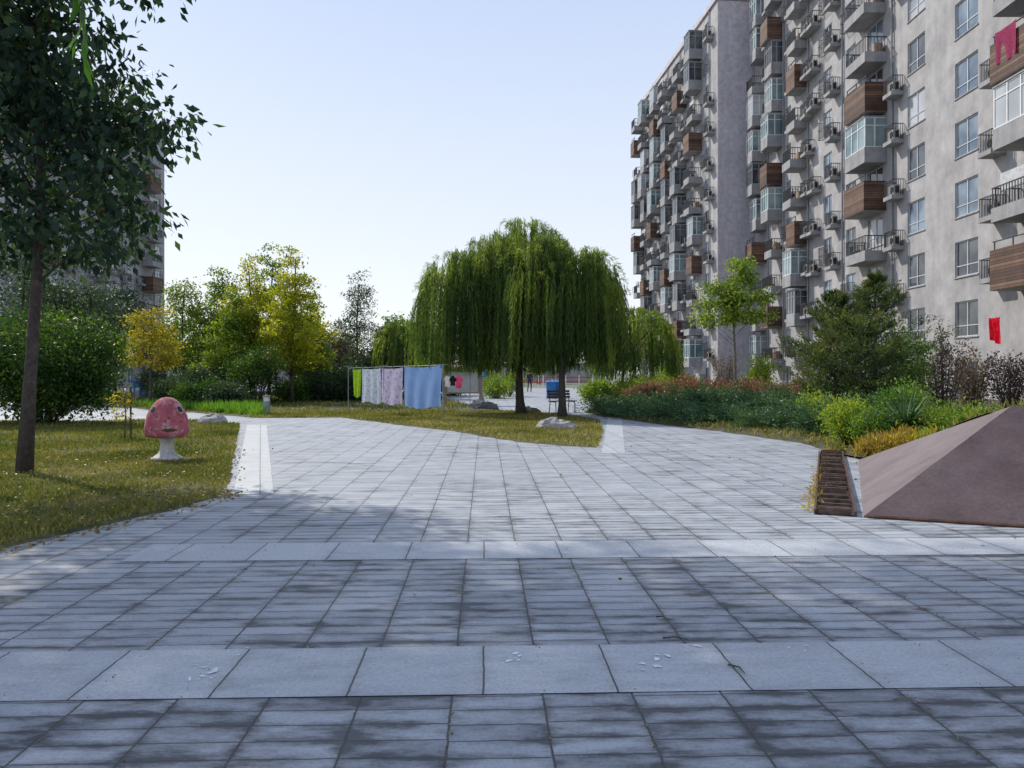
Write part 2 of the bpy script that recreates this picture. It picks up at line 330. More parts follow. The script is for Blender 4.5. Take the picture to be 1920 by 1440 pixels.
def willow(label,x,y,h,R_,seed,nstr=330,tr=.16,lean=(0,0),zb=1.9,off=(0,0),lobes=None,group=None,step=.065,LW=(.17,.021),kz=1.0):
    rng=np.random.default_rng(seed); root=empty('willow_tree',(x,y,0),label,'tree',group); mb=MB()
    pts=trunk_mesh(mb,h,tr,lean,rng,h*.55)
    lobes=lobes or [(off[0],off[1],h,R_)]
    P=[];D=[];T_=[]
    for (lx,ly,lh,lr) in lobes:
        for k in range(9):
            a=k*.7+rng.uniform(0,.5); rr=lr*rng.uniform(.45,.85)
            e=Vector((lx+math.cos(a)*rr,ly+math.sin(a)*rr,lh*(.90-.22*(rr/lr)**2)))
            s=Vector(pts[4+k%3]); mb.tube([s,s.lerp(e,.4)+Vector((0,0,.35)),s.lerp(e,.75)+Vector((0,0,.4)),e],[tr*.45,tr*.3,tr*.17,.01],5)
        ns=int(nstr*(lr/R_)**1.5)
        nclus=max(8,ns//5); ca=rng.uniform(0,6.283,nclus); cr=np.sqrt(rng.uniform(0,1,nclus)); cz=rng.uniform(-.075,.03,nclus)*kz; cb=rng.uniform(-.25,.75,nclus); ct=rng.random(nclus)
        for i in range(ns):
            q=rng.integers(nclus); a=ca[q]+rng.normal()*.09/max(cr[q],.2); r=min(1.06,max(0,cr[q]+rng.normal()*.06))
            sx=lx+math.cos(a)*lr*r; sy=ly+math.sin(a)*lr*r
            zt_=lh*(1-.28*r**2.4)+cz[q]*lh+rng.normal()*.05
            zbot=zb+cb[q]*(.8+.9*(1-r))+rng.uniform(0,.35)
            ln=max(.5,zt_-zbot); n=int(ln/step); t=np.linspace(0,1,n)
            outw=.24*(1-(1-t)**2)
            px=sx+math.cos(a)*outw+.03*np.sin(t*5+a*3)*t; py=sy+math.sin(a)*outw+.03*np.cos(t*4+i)*t
            pz=zt_-t*ln+.12*np.sin(np.minimum(t*6,3.14))
            st=ct[q]*.4+rng.random()*.4
            for rep in range(2):
                P.append(np.stack([px,py,pz],1)+rng.normal(size=(n,3))*.018)
                d=rng.normal(size=(n,3))*.2; d[:,2]-=1; D.append(d); T_.append(st+rng.random(n)*.1+(1-t)*.22)  # strand tops get a lighter leaf tone, painted as sunlit
        for i in range(int(30*lr)):
            a=rng.uniform(0,6.283); r=math.sqrt(rng.uniform(0,.9)); b0=np.array([lx+math.cos(a)*r*lr,ly+math.sin(a)*r*lr,lh*(1-.28*r**2.4)-.1])
            l=rng.uniform(.3,.65); n=16; t=np.linspace(0,1,n); dr=np.array([math.cos(a),math.sin(a)])*rng.uniform(.2,.7)
            c=np.column_stack([b0[0]+dr[0]*t*l,b0[1]+dr[1]*t*l,b0[2]+l*(.95*t-1.3*t*t)])
            for rep in range(2):
                P.append(c+rng.normal(size=(n,3))*.025); d=rng.normal(size=(n,3))*.4+np.array([dr[0],dr[1],-.4]); D.append(d); T_.append(.55+rng.random(n)*.4)  # crown-top sprays toned light as well, sunlight put into the colour
    mb.build('trunk',M['bark'],root,True)
    leafobj('crown',np.concatenate(P),np.concatenate(D),LW[0],LW[1],L_['willow'],root,rng,tone=np.concatenate(T_)); return root
def conifer(label,x,y,h,R_,seed,z=0,group=None,lm='spruce',tiers=18,p=.85):
    rng=np.random.default_rng(seed); root=empty('spruce_tree',(x,y,z),label,'tree',group); mb=MB()
    mb.tube([(0,0,-.05),(.02,0,h*.5),(0,0,h)],[.08,.05,.006],7); P=[];D=[];T=[]
    for i in range(tiers):
        t=i/(tiers-1); zz=.2+t*(h-.35)+rng.uniform(-.08,.08); rr=R_*(1-t)**p*rng.uniform(.7,1.15)+.09; nb=max(4,int(8-3*t))
        for k in range(nb):
            a=6.283*k/nb+rng.uniform(-.4,.4)+i*1.3; l=rr*rng.uniform(.5,1.3); up=rng.uniform(.1,.65)+t*.4
            d=Vector((math.cos(a),math.sin(a),up)); e=Vector((0,0,zz))+d*l
            mb.tube([(0,0,zz),Vector((0,0,zz))+d*l*.5-Vector((0,0,.03*l)),e],[.015,.01,.003],4)
            for j in range(6):
                u=.25+.75*j/5; c=Vector((0,0,zz))+d*l*u+Vector((0,0,rng.normal()*.04))
                for sd in (-1,-.3,.5,1):
                    tw=Vector((math.cos(a+sd*.9),math.sin(a+sd*.9),up+rng.uniform(0,.6))); tl=l*.32*(1.2-u*.7)+.08
                    m=11; q=rng.uniform(0,1,m)
                    P.append(np.array(c)+np.outer(q*tl,np.array(tw))+rng.normal(size=(m,3))*.014)
                    D.append(np.array(tw)+rng.normal(size=(m,3))*.75); T.append(u*.45+q*.35+rng.random(m)*.15)
    mb.build('trunk',M['bark'],root); leafobj('crown',np.concatenate(P),np.concatenate(D),.10,.022,L_[lm],root,rng,tone=np.concatenate(T)); return root
def juniper_proto(seed,lm='juniper'):
    rng=np.random.default_rng(seed); P=[];D=[]; mb=MB(); T=[]
    for i in range(95):
        a=rng.uniform(0,6.283); el=rng.uniform(.1,.95); l=rng.uniform(.5,1.2); n=48; t=np.linspace(.1,1,n)
        d=np.array([math.cos(a)*math.cos(el),math.sin(a)*math.cos(el),math.sin(el)])
        c=np.outer(t*l,d); c[:,2]-=.22*t**2*l*(1-.5*el); c[:,:2]+=rng.normal(size=2)*.12
        c[:,2]+=.05
        w=.08*np.sin(t*3)[:,None]+.012
        P.append(c+rng.normal(size=(n,3))*w); D.append(d+rng.normal(size=(n,3))*.5); T.append(rng.random()*.4+t*.5+rng.random(n)*.1)
        if i%4==0: mb.tube([c[0],c[n//2],c[-1]],[.012,.008,.003],4)
    return mb,np.concatenate(P),np.concatenate(D),rng,np.concatenate(T)
# ---------------------------------------------------------------- sheets
def pip(x,y,poly):
    ins=False; n=len(poly)
    for i in range(n):
        x1,y1=poly[i]; x2,y2=poly[(i+1)%n]
        if (y1>y)!=(y2>y) and x<(x2-x1)*(y-y1)/(y2-y1)+x1: ins=not ins
    return ins
def dseg(x,y,a,b):
    dx,dy=b[0]-a[0],b[1]-a[1]; t=max(0,min(1,((x-a[0])*dx+(y-a[1])*dy)/(dx*dx+dy*dy+1e-9))); return math.hypot(x-a[0]-dx*t,y-a[1]-dy*t)
def dedge(x,y,poly): return min(dseg(x,y,poly[i],poly[(i+1)%len(poly)]) for i in range(len(poly)))
def sheet(name,poly,zf,mat,step,jit=.03,seed=1,sub=.4):
    rnd=random.Random(seed); pts=[]
    for i in range(len(poly)):
        a,b=poly[i],poly[(i+1)%len(poly)]; l=math.hypot(b[0]-a[0],b[1]-a[1]); n=max(1,int(l/sub))
        for k in range(n):
            t=k/n; j=jit if k else 0; pts.append((a[0]+(b[0]-a[0])*t+rnd.uniform(-j,j),a[1]+(b[1]-a[1])*t+rnd.uniform(-j,j)))
    nb=len(pts); ed=[(i,(i+1)%nb) for i in range(nb)]
    xs=[p[0] for p in poly]; ys=[p[1] for p in poly]; x=min(xs)
    while x<max(xs):
        y=min(ys)
        while y<max(ys):
            qx,qy=x+rnd.uniform(-.2,.2)*step,y+rnd.uniform(-.2,.2)*step
            if pip(qx,qy,poly) and dedge(qx,qy,poly)>.12: pts.append((qx,qy))
            y+=step
        x+=step
    v,e,f,_,_,_=delaunay_2d_cdt([Vector(p) for p in pts],ed,[],0,1e-5)
    vs=[(p.x,p.y,zf(p.x,p.y,dedge(p.x,p.y,poly))) for p in v]
    fs=[]
    for t in f:
        cx=sum(v[i].x for i in t)/3; cy=sum(v[i].y for i in t)/3
        if pip(cx,cy,pts[:nb]): fs.append(tuple(t))
    me=bpy.data.meshes.new(name); me.from_pydata(vs,[],fs); me.materials.append(mat); me.polygons.foreach_set('use_smooth',[True]*len(fs)); me.update()
    o=bpy.data.objects.new(name,me); col.objects.link(o); return tag(o,kind='structure')
def flat(name,poly,z,mat):
    me=bpy.data.meshes.new(name); me.from_pydata([(p[0],p[1],z) for p in poly],[],[tuple(range(len(poly)))]); me.materials.append(mat); me.update()
    o=bpy.data.objects.new(name,me); col.objects.link(o); return tag(o,kind='structure')
def scatter(poly,n,rng,box=None):
    xs=[p[0] for p in poly]; ys=[p[1] for p in poly]; b=box or (min(xs),max(xs),min(ys),max(ys)); A=np.array(poly)
    X=rng.uniform(b[0],b[1],n); Y=rng.uniform(b[2],b[3],n)
    ins=np.zeros(n,bool); m=len(poly)
    for i in range(m):
        x1,y1=A[i]; x2,y2=A[(i+1)%m]
        if y1==y2: continue
        c=((y1>Y)!=(y2>Y))&(X<(x2-x1)*(Y-y1)/(y2-y1)+x1); ins^=c
    return X[ins],Y[ins]
flat('ground',[(-900,-60),(900,-60),(900,1500),(-900,1500)],-.06,M['ground'])
flat('plaza_paving',[(-70,-8),(30,-8),(30,80),(-70,80)],0,M['paver'])
def rot(x,y,a=PA): return (x*math.cos(a)-y*math.sin(a), x*math.sin(a)+y*math.cos(a))
def band(x0,x1,y0,y1): return [rot(x0,y0),rot(x1,y0),rot(x1,y1),rot(x0,y1)]
flat('stone_band_near',band(-14,14,3.61,4.245),.004,M['slab'])
flat('stone_band_far',band(-2.9,14,6.25,6.88),.004,M['slab'])
flat('stone_strip_left',[gp(437,928),gp(513,926),gp(500,797),gp(463,797)],.004,M['stripL'])
flat('stone_strip_right',[gp(1128,850),gp(1172,850),gp(1166,783),gp(1140,783)],.004,M['slab'])
lawnL=[(-14,4.0),(-6,5.9),(-4.35,6.5),(-4.0,7.6),(-3.5,9.3),(-3.66,9.9),(-5.7,16),(-7.85,22.3),(-10,24.3),(-15,23.6),(-30,22),(-30,6)]
lawnC=[gp(250,766),(-12.2,29.4),gp(480,784),gp(640,783),gp(700,791),gp(850,809),gp(950,826),gp(1060,837),gp(1122,841),gp(1131,815),gp(1125,790),(1.9,27.5),(.6,29),gp(900,765),(-2.4,38),(-4,46),(-7,62),(-30,64),(-32,44),(-20,36)]
def zl(x,y,d): return -.004+.04*min(1,d/.25)+.012*math.sin(x*1.3)*math.cos(y*.9)*min(1,d)
sheet('lawn_left',lawnL,zl,M['grassbase'],.7,.05,2)
sheet('lawn_centre',lawnC,zl,M['grassbase'],1.1,.07,3)
dv=Vector((.375,.927)); pv=Vector((.927,-.375))
A0=Vector((3.62,8.06)); B0=Vector((6.0,13.4)); P0=Vector((5.79,8.98)); P2=P0+pv*5
bed=[gp(1100,775),gp(1150,783),gp(1250,798),gp(1350,809),gp(1500,831),(6.17,15.2),(6.03,13.45),tuple(P0+Vector((.02,.03))),tuple(P2),(24,5),(24,68),(12,68),(8,50),(4,38)]
def zbed(x,y,d):
    q=dseg(x,y,P0,P2); s=min(1,d/3.5); s=s*s*(3-2*s)
    return -.004+.06*min(1,d/.2)+.32*s*(1-math.exp(-q*q/7))+1.04*math.exp(-q*q/6.5)+.03*math.sin(x*2)*math.cos(y*1.7)*min(1,d)
sheet('planting_bed',bed,zbed,M['soil'],.8,.05,4)
def zb_(x,y): return zbed(x,y,dedge(x,y,bed)) if pip(x,y,bed) else 0
rng=np.random.default_rng(11)
def grass(name,label,poly,n,h,w,mat,box=None,z=.03):
    X,Y=scatter(poly,n,rng,box)
    # patchy growth: thin out in soft blotches
    k=np.sin(X*1.7+np.sin(Y*1.1)*1.5)*np.cos(Y*1.3+np.sin(X*.8))+.4*np.sin(X*4.1)*np.sin(Y*3.7); keep=rng.random(len(X))<np.clip(.78+.5*k,.3,1); X=X[keep];Y=Y[keep];k=k[keep]
    P=np.stack([X,Y,z+.012*np.sin(X*1.3)*np.cos(Y*.9)],1); D=rng.normal(size=P.shape)*.5; D[:,2]=1
    tone=np.clip(rng.random(len(X))*.8+.25-.25*k,0,1.2)
    o=leafobj(name,P,D,h,w,mat,None,rng,True,.35,tone); return tag(o,label,'grass',kind='stuff')
grass('grass_blades','short autumn grass with dry patches around the mushroom bin',lawnL,170000,.062,.018,L_['grass'],(-12,-3,5,14))
grass('grass_blades','green grass in the back half of the left lawn',lawnL,85000,.08,.032,L_['grass'],(-17,-5,13.5,25))
grass('grass_blades','dry sunlit grass of the central lawn under the willows',lawnC,110000,.08,.03,L_['grassdry'],(-9,3,15,30))
grass('grass_blades','longer green grass on the lawn behind the drying sheets',lawnC,45000,.14,.05,L_['grass'],(-30,-2,26,60))
X,Y=scatter([gp(255,764),gp(495,782),gp(500,770),(-12,35),(-17,37)],1700,rng)
P=np.repeat(np.stack([X,Y,np.full(len(X),.03)],1),9,0)+rng.normal(size=(len(X)*9,3))*[.05,.05,0]
D=rng.normal(size=P.shape)*.55; D[:,2]=1
tag(leafobj('daylily_strip',P,D,.38,.04,L_['strap'],None,rng,True),'strappy bright green daylilies edging the left path','ground cover',kind='stuff')
LX=[]
for poly,n,bx in ((lawnL,2800,(-9,-3.4,5.5,14)),(lawnC,2600,(-6,3,15.5,28))):
    X,Y=scatter(poly,n,rng,bx); LX.append(np.stack([X,Y,np.full(len(X),.07)],1))
n=420; a=rng.uniform(0,1,n); e=rng.integers(0,5,n); ex=np.array(lawnL[1:7]); ed=ex[e]*(1-a[:,None])+ex[np.minimum(e+1,5)]*a[:,None]+np.abs(rng.normal(size=(n,2)))*[.12,-.08]
LX.append(np.column_stack([ed,np.full(n,.012)]))
n=60; LX.append(np.column_stack([rng.uniform(-5,6,n),rng.uniform(4,16,n),np.full(n,.012)]))
P=np.concatenate(LX); D=rng.normal(size=P.shape); D[:,2]*=.12
tag(leafobj('fallen_leaves',P,D,.045,.028,L_['litter'],None,rng),'small dry yellow and brown leaves scattered over lawns and paving','fallen leaves',kind='stuff')
n=1500; ux=np.round((rng.uniform(-5,5,n)+.145)/.42)*.42-.145; vy=rng.uniform(2.3,8,n); P=np.array([rot(a_,b_) for a_,b_ in zip(ux,vy)])+rng.normal(size=(n,2))*.008; P=np.column_stack([P,np.full(n,.003)]); D=rng.normal(size=P.shape); D[:,2]=np.abs(D[:,2])*.5
tag(leafobj('joint_grit',P,D,.011,.009,L_['litter'],None,rng),'pale crumbs of grit and moss in the paving joints','grit',kind='stuff')
# ---------------------------------------------------------------- steel ramp and grate
root=empty('steel_wedge',(A0.x,A0.y,0),'large reddish brown steel pyramid wedge rising out of the planting bed','sculpture')
def loc2(v,z): return (v[0]-A0.x,v[1]-A0.y,z)
C0=A0+pv*6; z1=1.116
a=loc2(A0+pv*.04,.012); b=loc2(B0,.0); p=loc2(P0,z1); p2=loc2(P2,z1+.02); c=loc2(C0,.012)
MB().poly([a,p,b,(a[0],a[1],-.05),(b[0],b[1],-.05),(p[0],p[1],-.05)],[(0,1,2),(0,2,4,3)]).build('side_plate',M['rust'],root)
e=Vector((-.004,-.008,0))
MB().poly([Vector(a)+e,Vector(c)+e,Vector(p2)+e,Vector(p)+e],[(0,1,2,3)]).build('front_plate',M['rust_shaded'],root)
mb=MB(); mb.tube([Vector(a)+Vector((.03,-.02,.0)),Vector(c)+Vector((0,-.02,.0))],.022,6); mb.build('base_rail',M['rustd'],root)
rg=empty('drain_grate',(A0.x,A0.y,0),'rusty steel grate with close rungs beside the steel wedge','grate',rz=-math.atan2(.375,.927))
Lg=(B0-A0).length+.9
MB().box(-.44,-.02,.0,Lg,.002,.006).build('pit',M['dark'],rg)
mb=MB(); rr_=random.Random(3)
for i in range(int(Lg/.2)):
    o_=rr_.uniform(-.025,.025); zt1=.07+rr_.uniform(-.02,.03)
    mb.box(-.41+rr_.uniform(0,.04),-.05-rr_.uniform(0,.04),.05+i*.2+o_,.08+i*.2+o_,.008,zt1)
mb.build('rungs',M['rung'],rg)
for xx in (-.44,-.045): MB().box(xx,xx+.022,0,Lg,.007,.055).build('side_rail',M['rustd'],rg)
n=1100; X=rng.uniform(0.0,1.2,n)**.8*1.15; sp=np.outer(X,np.array([B0.x-A0.x,B0.y-A0.y]))+np.array([A0.x,A0.y])+np.array([-.46,.17])+rng.normal(size=(n,2))*.06
P=np.column_stack([sp,np.full(n,.02)]); D=rng.normal(size=P.shape)*.9; D[:,2]=.4
tag(leafobj('edge_weeds',P,D,.065,.018,L_['orange'],None,rng),'sparse dry orange weeds along the grate edge','weeds',kind='stuff')
# ---------------------------------------------------------------- buildings
def facade_wall(mb,length,H,cols,rows,depth=14):
    us=sorted({0,length}|{u for c in cols for u in c}); zs=sorted({-.1,H}|{z for r in rows for z in r}); rec=.16
    for i in range(len(us)-1):
        for j in range(len(zs)-1):
            u0,u1,z0,z1=us[i],us[i+1],zs[j],zs[j+1]
            if any(abs(c[0]-u0)<1e-6 for c in cols) and any(abs(r[0]-z0)<1e-6 for r in rows):
                mb.poly([(u0,0,z0),(u1,0,z0),(u1,0,z1),(u0,0,z1),(u0,-rec,z0),(u1,-rec,z0),(u1,-rec,z1),(u0,-rec,z1)],[(0,1,5,4),(1,2,6,5),(2,3,7,6),(3,0,4,7)])
            else: mb.poly([(u0,0,z0),(u1,0,z0),(u1,0,z1),(u0,0,z1)],[(1,0,3,2)])
    mb.poly([(0,0,-.1),(0,-depth,-.1),(0,-depth,H),(0,0,H)],[(0,1,2,3)])
    mb.poly([(length,0,-.1),(length,-depth,-.1),(length,-depth,H),(length,0,H)],[(3,2,1,0)])
    mb.poly([(0,-depth,-.1),(length,-depth,-.1),(length,-depth,H),(0,-depth,H)],[(0,1,2,3)])
    mb.poly([(0,0,H),(length,0,H),(length,-depth,H),(0,-depth,H)],[(0,1,2,3)])
FH=2.95
def win_proto(w,h,mat,guard=False):
    f=MB(); t=.06; y0,y1=-.13,-.06
    f.box(0,w,y0,y1,0,t); f.box(0,w,y0,y1,h-t,h); f.box(0,t,y0,y1,t,h-t); f.box(w-t,w,y0,y1,t,h-t)
    f.box(w*.5-t/2,w*.5+t/2,y0,y1-.005,t,h-t); f.box(t,w*.5-t/2,y0,y1-.008,h*.3,h*.3+.045); f.box(w*.5+t/2,w-t,y0,y1-.008,h*.3,h*.3+.045)
    o=f.build('window',M['frame']); MB().box(.02,w-.02,-.12,-.10,.02,h-.02).build('pane',M[mat],o)
    MB().box(-.04,w+.04,-.1,.05,-.06,-.002).build('sill',M['concrete'],o)
    if guard:
        g=MB(); n=int(w/.14)
        for i in range(n+1): g.box(i*(w-.02)/n,i*(w-.02)/n+.02,.38,.40,-.1,h*.62)
        for u in (0,w-.02):
            for v in (.08,.18,.28): g.box(u,u+.02,v,v+.02,-.1,h*.62)
        for zz in (-.12,h*.62,h*.3): g.box(-.01,w+.01,.375,.405,zz,zz+.03).box(-.01,.015,.06,.375,zz,zz+.03).box(w-.015,w+.01,.06,.375,zz,zz+.03)
        g.build('window_guard',M['steel'],o)
    return o
def bal_proto(kind,w,out=1.3,var=0):
    s=MB().box(0,w,.003,out,-.3,0); o=s.build('balcony',M['concrete'])
    if kind=='wood':
        b=MB(); b.box(-.03,w+.03,out-.07,out+.03,-.28,1.45); b.box(-.03,.05,.02,out-.072,-.28,1.45); b.box(w-.05,w+.03,.02,out-.072,-.28,1.45)
        b.build('plank_screen',M['wood'],o)
        r=MB()
        for u in (.08,w-.12,w*.5): r.box(u,u+.04,out-.12,out-.08,1.45,1.8)
        r.box(0,w,out-.13,out-.07,1.8,1.84); r.build('railing',M['steel'],o)
    elif kind=='open':
        MB().box(0,w,out-.1,out-.002,.002,.3).box(0,.1,.01,out-.102,.002,.3).box(w-.1,w,.01,out-.102,.002,.3).build('parapet',M['concrete'],o)
        r=MB(); n=14
        for i in range(n+1):
            u=.03+i*(w-.09)/n; r.box(u,u+.03,out-.06,out-.03,.3,1.15)
        for i in range(6):
            v=.1+i*.2
            for u in (.03,w-.06): r.box(u,u+.03,v,v+.03,.3,1.15)
        r.box(0,w,out-.07,out-.02,1.15,1.2); r.box(0.02,.07,.02,out-.07,1.15,1.2); r.box(w-.07,w-.02,.02,out-.07,1.15,1.2)
        r.build('railing',M['steel'],o)
        if var==1:
            MB().box(.25,w-.3,out-.25,out-.22,.95,1.75).box(.4,.9,out-.4,out-.36,1.0,1.7).build('drying_laundry',M['fwhite'],o)
        if var==2:
            MB().box(.2,.8,.15,.6,.01,.9).box(w-.9,w-.3,.2,.7,.01,.6).build('stored_boxes',M['shelter'],o)
    else:
        MB().box(0,w,out-.1,out-.002,.002,.6).box(0,.1,.01,out-.102,.002,.6).box(w-.1,w,.01,out-.102,.002,.6).build('parapet',M['concrete'],o)
        f=MB(); t=.07
        for i in range(4):
            u=.01+i*(w-.09)/3; f.box(u,u+t,out-.09,out-.02,.6,2.35)
        for u in (.01,w-.08):
            f.box(u,u+t,out*.5,out*.5+t,.6,2.35)
            for zz in (.602,1.85,2.3): f.box(u+.002,u+t-.002,.02,out-.09,zz,zz+.05)
        for zz in (.604,1.85,2.3): f.box(.02,w-.02,out-.088,out-.022,zz,zz+.05)
        f.build('glazing_frame',M['white'] if kind!='glass_dark' else M['greysteel'],o)
        MB().box(.04,w-.04,out-.06,out-.05,.61,2.3).box(.04,.05,.02,out-.07,.61,2.3).box(w-.05,w-.04,.02,out-.07,.61,2.3).build('glazing',M[kind],o)
        MB().box(-.02,w+.02,.006,out+.02,2.36,2.43).build('canopy',M['concrete'],o)
    return o
def ac_proto():
    o=MB().box(0,1.0,.003,.72,-.22,0).build('ledge',M['concrete'])
    MB().box(.12,.9,.2,.52,.04,.6).build('air_conditioner',M['acw'],o)
    m=MB(); k=16; vs=[(.4+.2*math.cos(6.283*i/k),.526,.32+.2*math.sin(6.283*i/k)) for i in range(k)]
    m.poly(vs,[tuple(reversed(range(k)))]); m.box(.101,.118,.24,.48,.12,.52); m.build('fan_grille',M['dark'],o)
    c=MB()
    for i in range(9): c.box(.01+i*.115,.035+i*.115,.66,.685,0,.85)
    for u in (.01,.93):
        for i in range(5): c.box(u,u+.025,.06+i*.13,.085+i*.13,0,.85)
    c.box(0,.97,.655,.69,.85,.89); c.box(0,.035,.02,.655,.85,.89); c.box(.93,.965,.02,.655,.85,.89); c.build('cage',M['steel'],o)
    return o
protos={}; used=set()
def put(key,fn,args,parent,loc):
    if key not in protos: protos[key]=fn(*args)
    o=protos[key]
    if key in used: o=copy_tree(o,parent)
    else: used.add(key); o.parent=parent
    o.location=loc; return o
FIX={}
def block(label,loc,rz,length,H,wins,bals,acs,pipes,floors,seed,wallmat='plaster',guards=()):
    rnd=random.Random(seed); root=empty('apartment_block',loc,label,'building',rz=rz)
    f0=-.55; rows=[(f0+FH*k+.88,f0+FH*k+2.62) for k in range(floors)]
    mb=MB(); facade_wall(mb,length,H,wins,rows); mb.build('wall',M[wallmat],root)
    MB().box(-.15,length+.15,-14.1,.18,H+.002,H+.5).build('parapet',M['plaster2'],root)
    for wi,(u0,u1) in enumerate(wins):
        w=round(u1-u0,2)
        for k in range(floors):
            g=rnd.choice(['glass_dark','glass_dark','glass_curtain','glass_blue','glass_blue']); gd=wi in guards and rnd.random()<.6
            put(('w',w,g,gd),win_proto,(w,1.74,g,gd),root,(u0,0,rows[k][0]))
    for ci,(u0,u1) in enumerate(bals):
        w=round(u1-u0,1)
        for k in range(1,floors):
            r=rnd.random(); kd='wood' if (k+ci*2)%4==0 and r<.85 else ('open' if r<.45 else ('glass_green' if r<.72 else ('glass_dark' if r<.93 else 'glass_curtain')))
            out=1.3 if rnd.random()<.5 else 1.0
            if (label,ci,k) in FIX: kd=FIX[(label,ci,k)]; out=1.3
            if kd is None: continue
            var=rnd.choice((0,1,2)) if kd=='open' else 0
            put(('b',w,kd,out,var),bal_proto,(kd,w,out,var),root,(u0+rnd.uniform(-.12,.12),0,f0+FH*k+rnd.choice((0,0,.12))))
    for u in acs:
        for k in range(1,floors):
            if rnd.random()<.93: put(('a',),ac_proto,(),root,(u+rnd.uniform(-.1,.1),0,f0+FH*k+rnd.uniform(.2,.6)))
    for u in pipes:
        m=MB(); m.tube([(u,.1,0),(u,.1,H*.5),(u,.1,H)],.055,6); m.build('drainpipe',M['greysteel'],root)
    return root
lab1='long pale grey apartment block on the right nearest the camera with dark planked balconies'
for k,kd in {2:'wood',3:'open',4:'glass_curtain',5:'wood',6:'open',1:None}.items(): FIX[(lab1,0,k)]=kd
for k,kd in {3:'open',4:'wood',5:'glass_green',6:'wood',7:'open',2:None,1:None}.items(): FIX[(lab1,1,k)]=kd
s0=24.0
S=lambda a,b:(a-s0,b-s0)
block(lab1,(22,s0,0),R(90),46-.02,37.6,[S(31.2,33.0),S(36.5,38.4),S(41.2,43.0),S(45.9,47.8),S(49.5,50.9),S(53.2,54.6),S(61.0,62.2)],
  [S(30.7,33.4),S(45.4,48.1),S(57.5,59.2),S(62.7,64.4),S(66.7,68.4)],[u-s0 for u in (34.3,43.3,48.3,51.7,55.0,56.2,59.5,65.0)],[u-s0 for u in (44.6,51.3,57.3,62.45,66.3)],13,3,guards=(4,5,6))
lab2='far apartment block stepping forward with a blank mauve end wall'
r2=block(lab2,(18.6,70,0),R(90+4.6),28.2,35.3,[(2.3,3.5),(6.7,7.9),(11.2,12.4),(15.9,17.1),(20.6,21.8),(25.3,26.5)],
  [(4.3,6.0),(9.2,10.9),(13.8,15.5),(18.4,20.1),(22.9,24.6),(26.4,28.1)],[.9,6.1,7.95,12.5,17.1,21.85],[2.0,6.5,11.1,15.7,20.4],12,8,guards=(0,1,2,3,4,5))
MB().box(-.06,-.003,-13.9,-.01,-.1,35.25).build('end_wall',M['plaster2'],r2)
lab3='shaded apartment block behind the dark tree at left'
block(lab3,(-42.7,95,0),R(-90),30,30.0,[(1,2.4),(7.6,9.0),(11,12.4),(17,18.6),(22,23.6),(27,28.6)],[(3.2,5.8),(13.2,15.8),(24,26.6)],[6.4,9.6,16,20],[2.8,10.3,19.5],10,14)
def cloth(name,label,p0,p1,zt0,zt1,zb0,zb1,mat,seed,group=None,folds=5,amp=.015,cat='laundry',sag=.03):
    rnd=random.Random(seed); nu,nv=36,16; p0=Vector(p0);p1=Vector(p1); d=(p1-p0); nrm=Vector((-d.y,d.x)).normalized(); vs=[];fs=[]
    ph=rnd.uniform(0,6)
    for j in range(nv+1):
        v=j/nv
        for i in range(nu+1):
            u=i/nu; q=p0+d*(u*(1-.03*v)+.015*v+.01*math.sin(v*5+ph)); w=amp*(.3+v)*math.sin(u*folds*6.283+ph+1.3*v)+amp*2.5*v*math.sin(u*3+ph*2)
            t=zt0+(zt1-zt0)*u-sag*math.sin(u*math.pi)-.012*abs(math.sin(u*folds*3.14)); b=zb0+(zb1-zb0)*u+.04*math.sin(u*7+ph)
            vs.append((q.x+nrm.x*w,q.y+nrm.y*w,t+(b-t)*v))
    for j in range(nv):
        for i in range(nu): k=j*(nu+1)+i; fs.append((k,k+1,k+nu+2,k+nu+1))
    m=MB(); m.v=vs; m.f=fs; o=m.build(name,M[mat],None,True); return tag(o,label,cat,group)
cloth('hanging_cloth','bright red cloth hanging on the facade at far right',(20.6,32.6),(20.6,33.4),3.9,3.9,2.7,2.9,'fred',3,folds=3,amp=.05)
cloth('hanging_cloth','crimson blanket hung over the top right planked balcony',(20.62,31.6),(20.62,33.0),16.0,16.0,14.6,14.6,'fcrim',4,folds=2,amp=.03)
# ---------------------------------------------------------------- clothesline
pl=(-6.2,29.3); pr=(-2.15,24.1); zl0,zl1=1.68,1.74
cl=empty('clothesline',(pl[0],pl[1],0),'steel clothesline posts and wire standing on the central lawn','clothesline')
def pole(mb,x,y,h): mb.tube([(x,y,-.05),(x,y,h)],.017,8)
ddx,ddy=pr[0]-pl[0],pr[1]-pl[1]
for t in (0,.42,1):
    m=MB(); pole(m,ddx*t,ddy*t,1.79); m.tube([(ddx*t-.14,ddy*t-.09,1.77),(ddx*t+.14,ddy*t+.09,1.77)],.012,6); m.build('post',M['greysteel'],cl)
MB().tube([(0,0,zl0+.02),(ddx,ddy,zl1+.02)],.006,5).build('wire',M['greysteel'],cl)
def onl(px):
    k=(px-960)/F; t=(k*pl[1]-pl[0])/(ddx-k*ddy); return (pl[0]+ddx*t,pl[1]+ddy*t)
cloth('bath_towel','lime green towel at the left end of the clothesline',onl(661),onl(677),1.67,1.67,.62,.62,'fgreen',1,folds=2)
cloth('bed_sheet','white sheet with small blue pattern on the clothesline',onl(679),onl(714),1.68,1.69,.42,.45,'fdots',2,folds=3)
cloth('bed_sheet','lavender patterned sheet hung between the patterned white and plain blue sheets',onl(715),onl(755),1.69,1.70,.46,.42,'flav',3,folds=2)
cloth('bed_sheet','large plain light blue sheet at the right end of the clothesline',onl(757),onl(828),1.74,1.76,.36,.42,'fblue',4,folds=3,amp=.018,sag=.05)
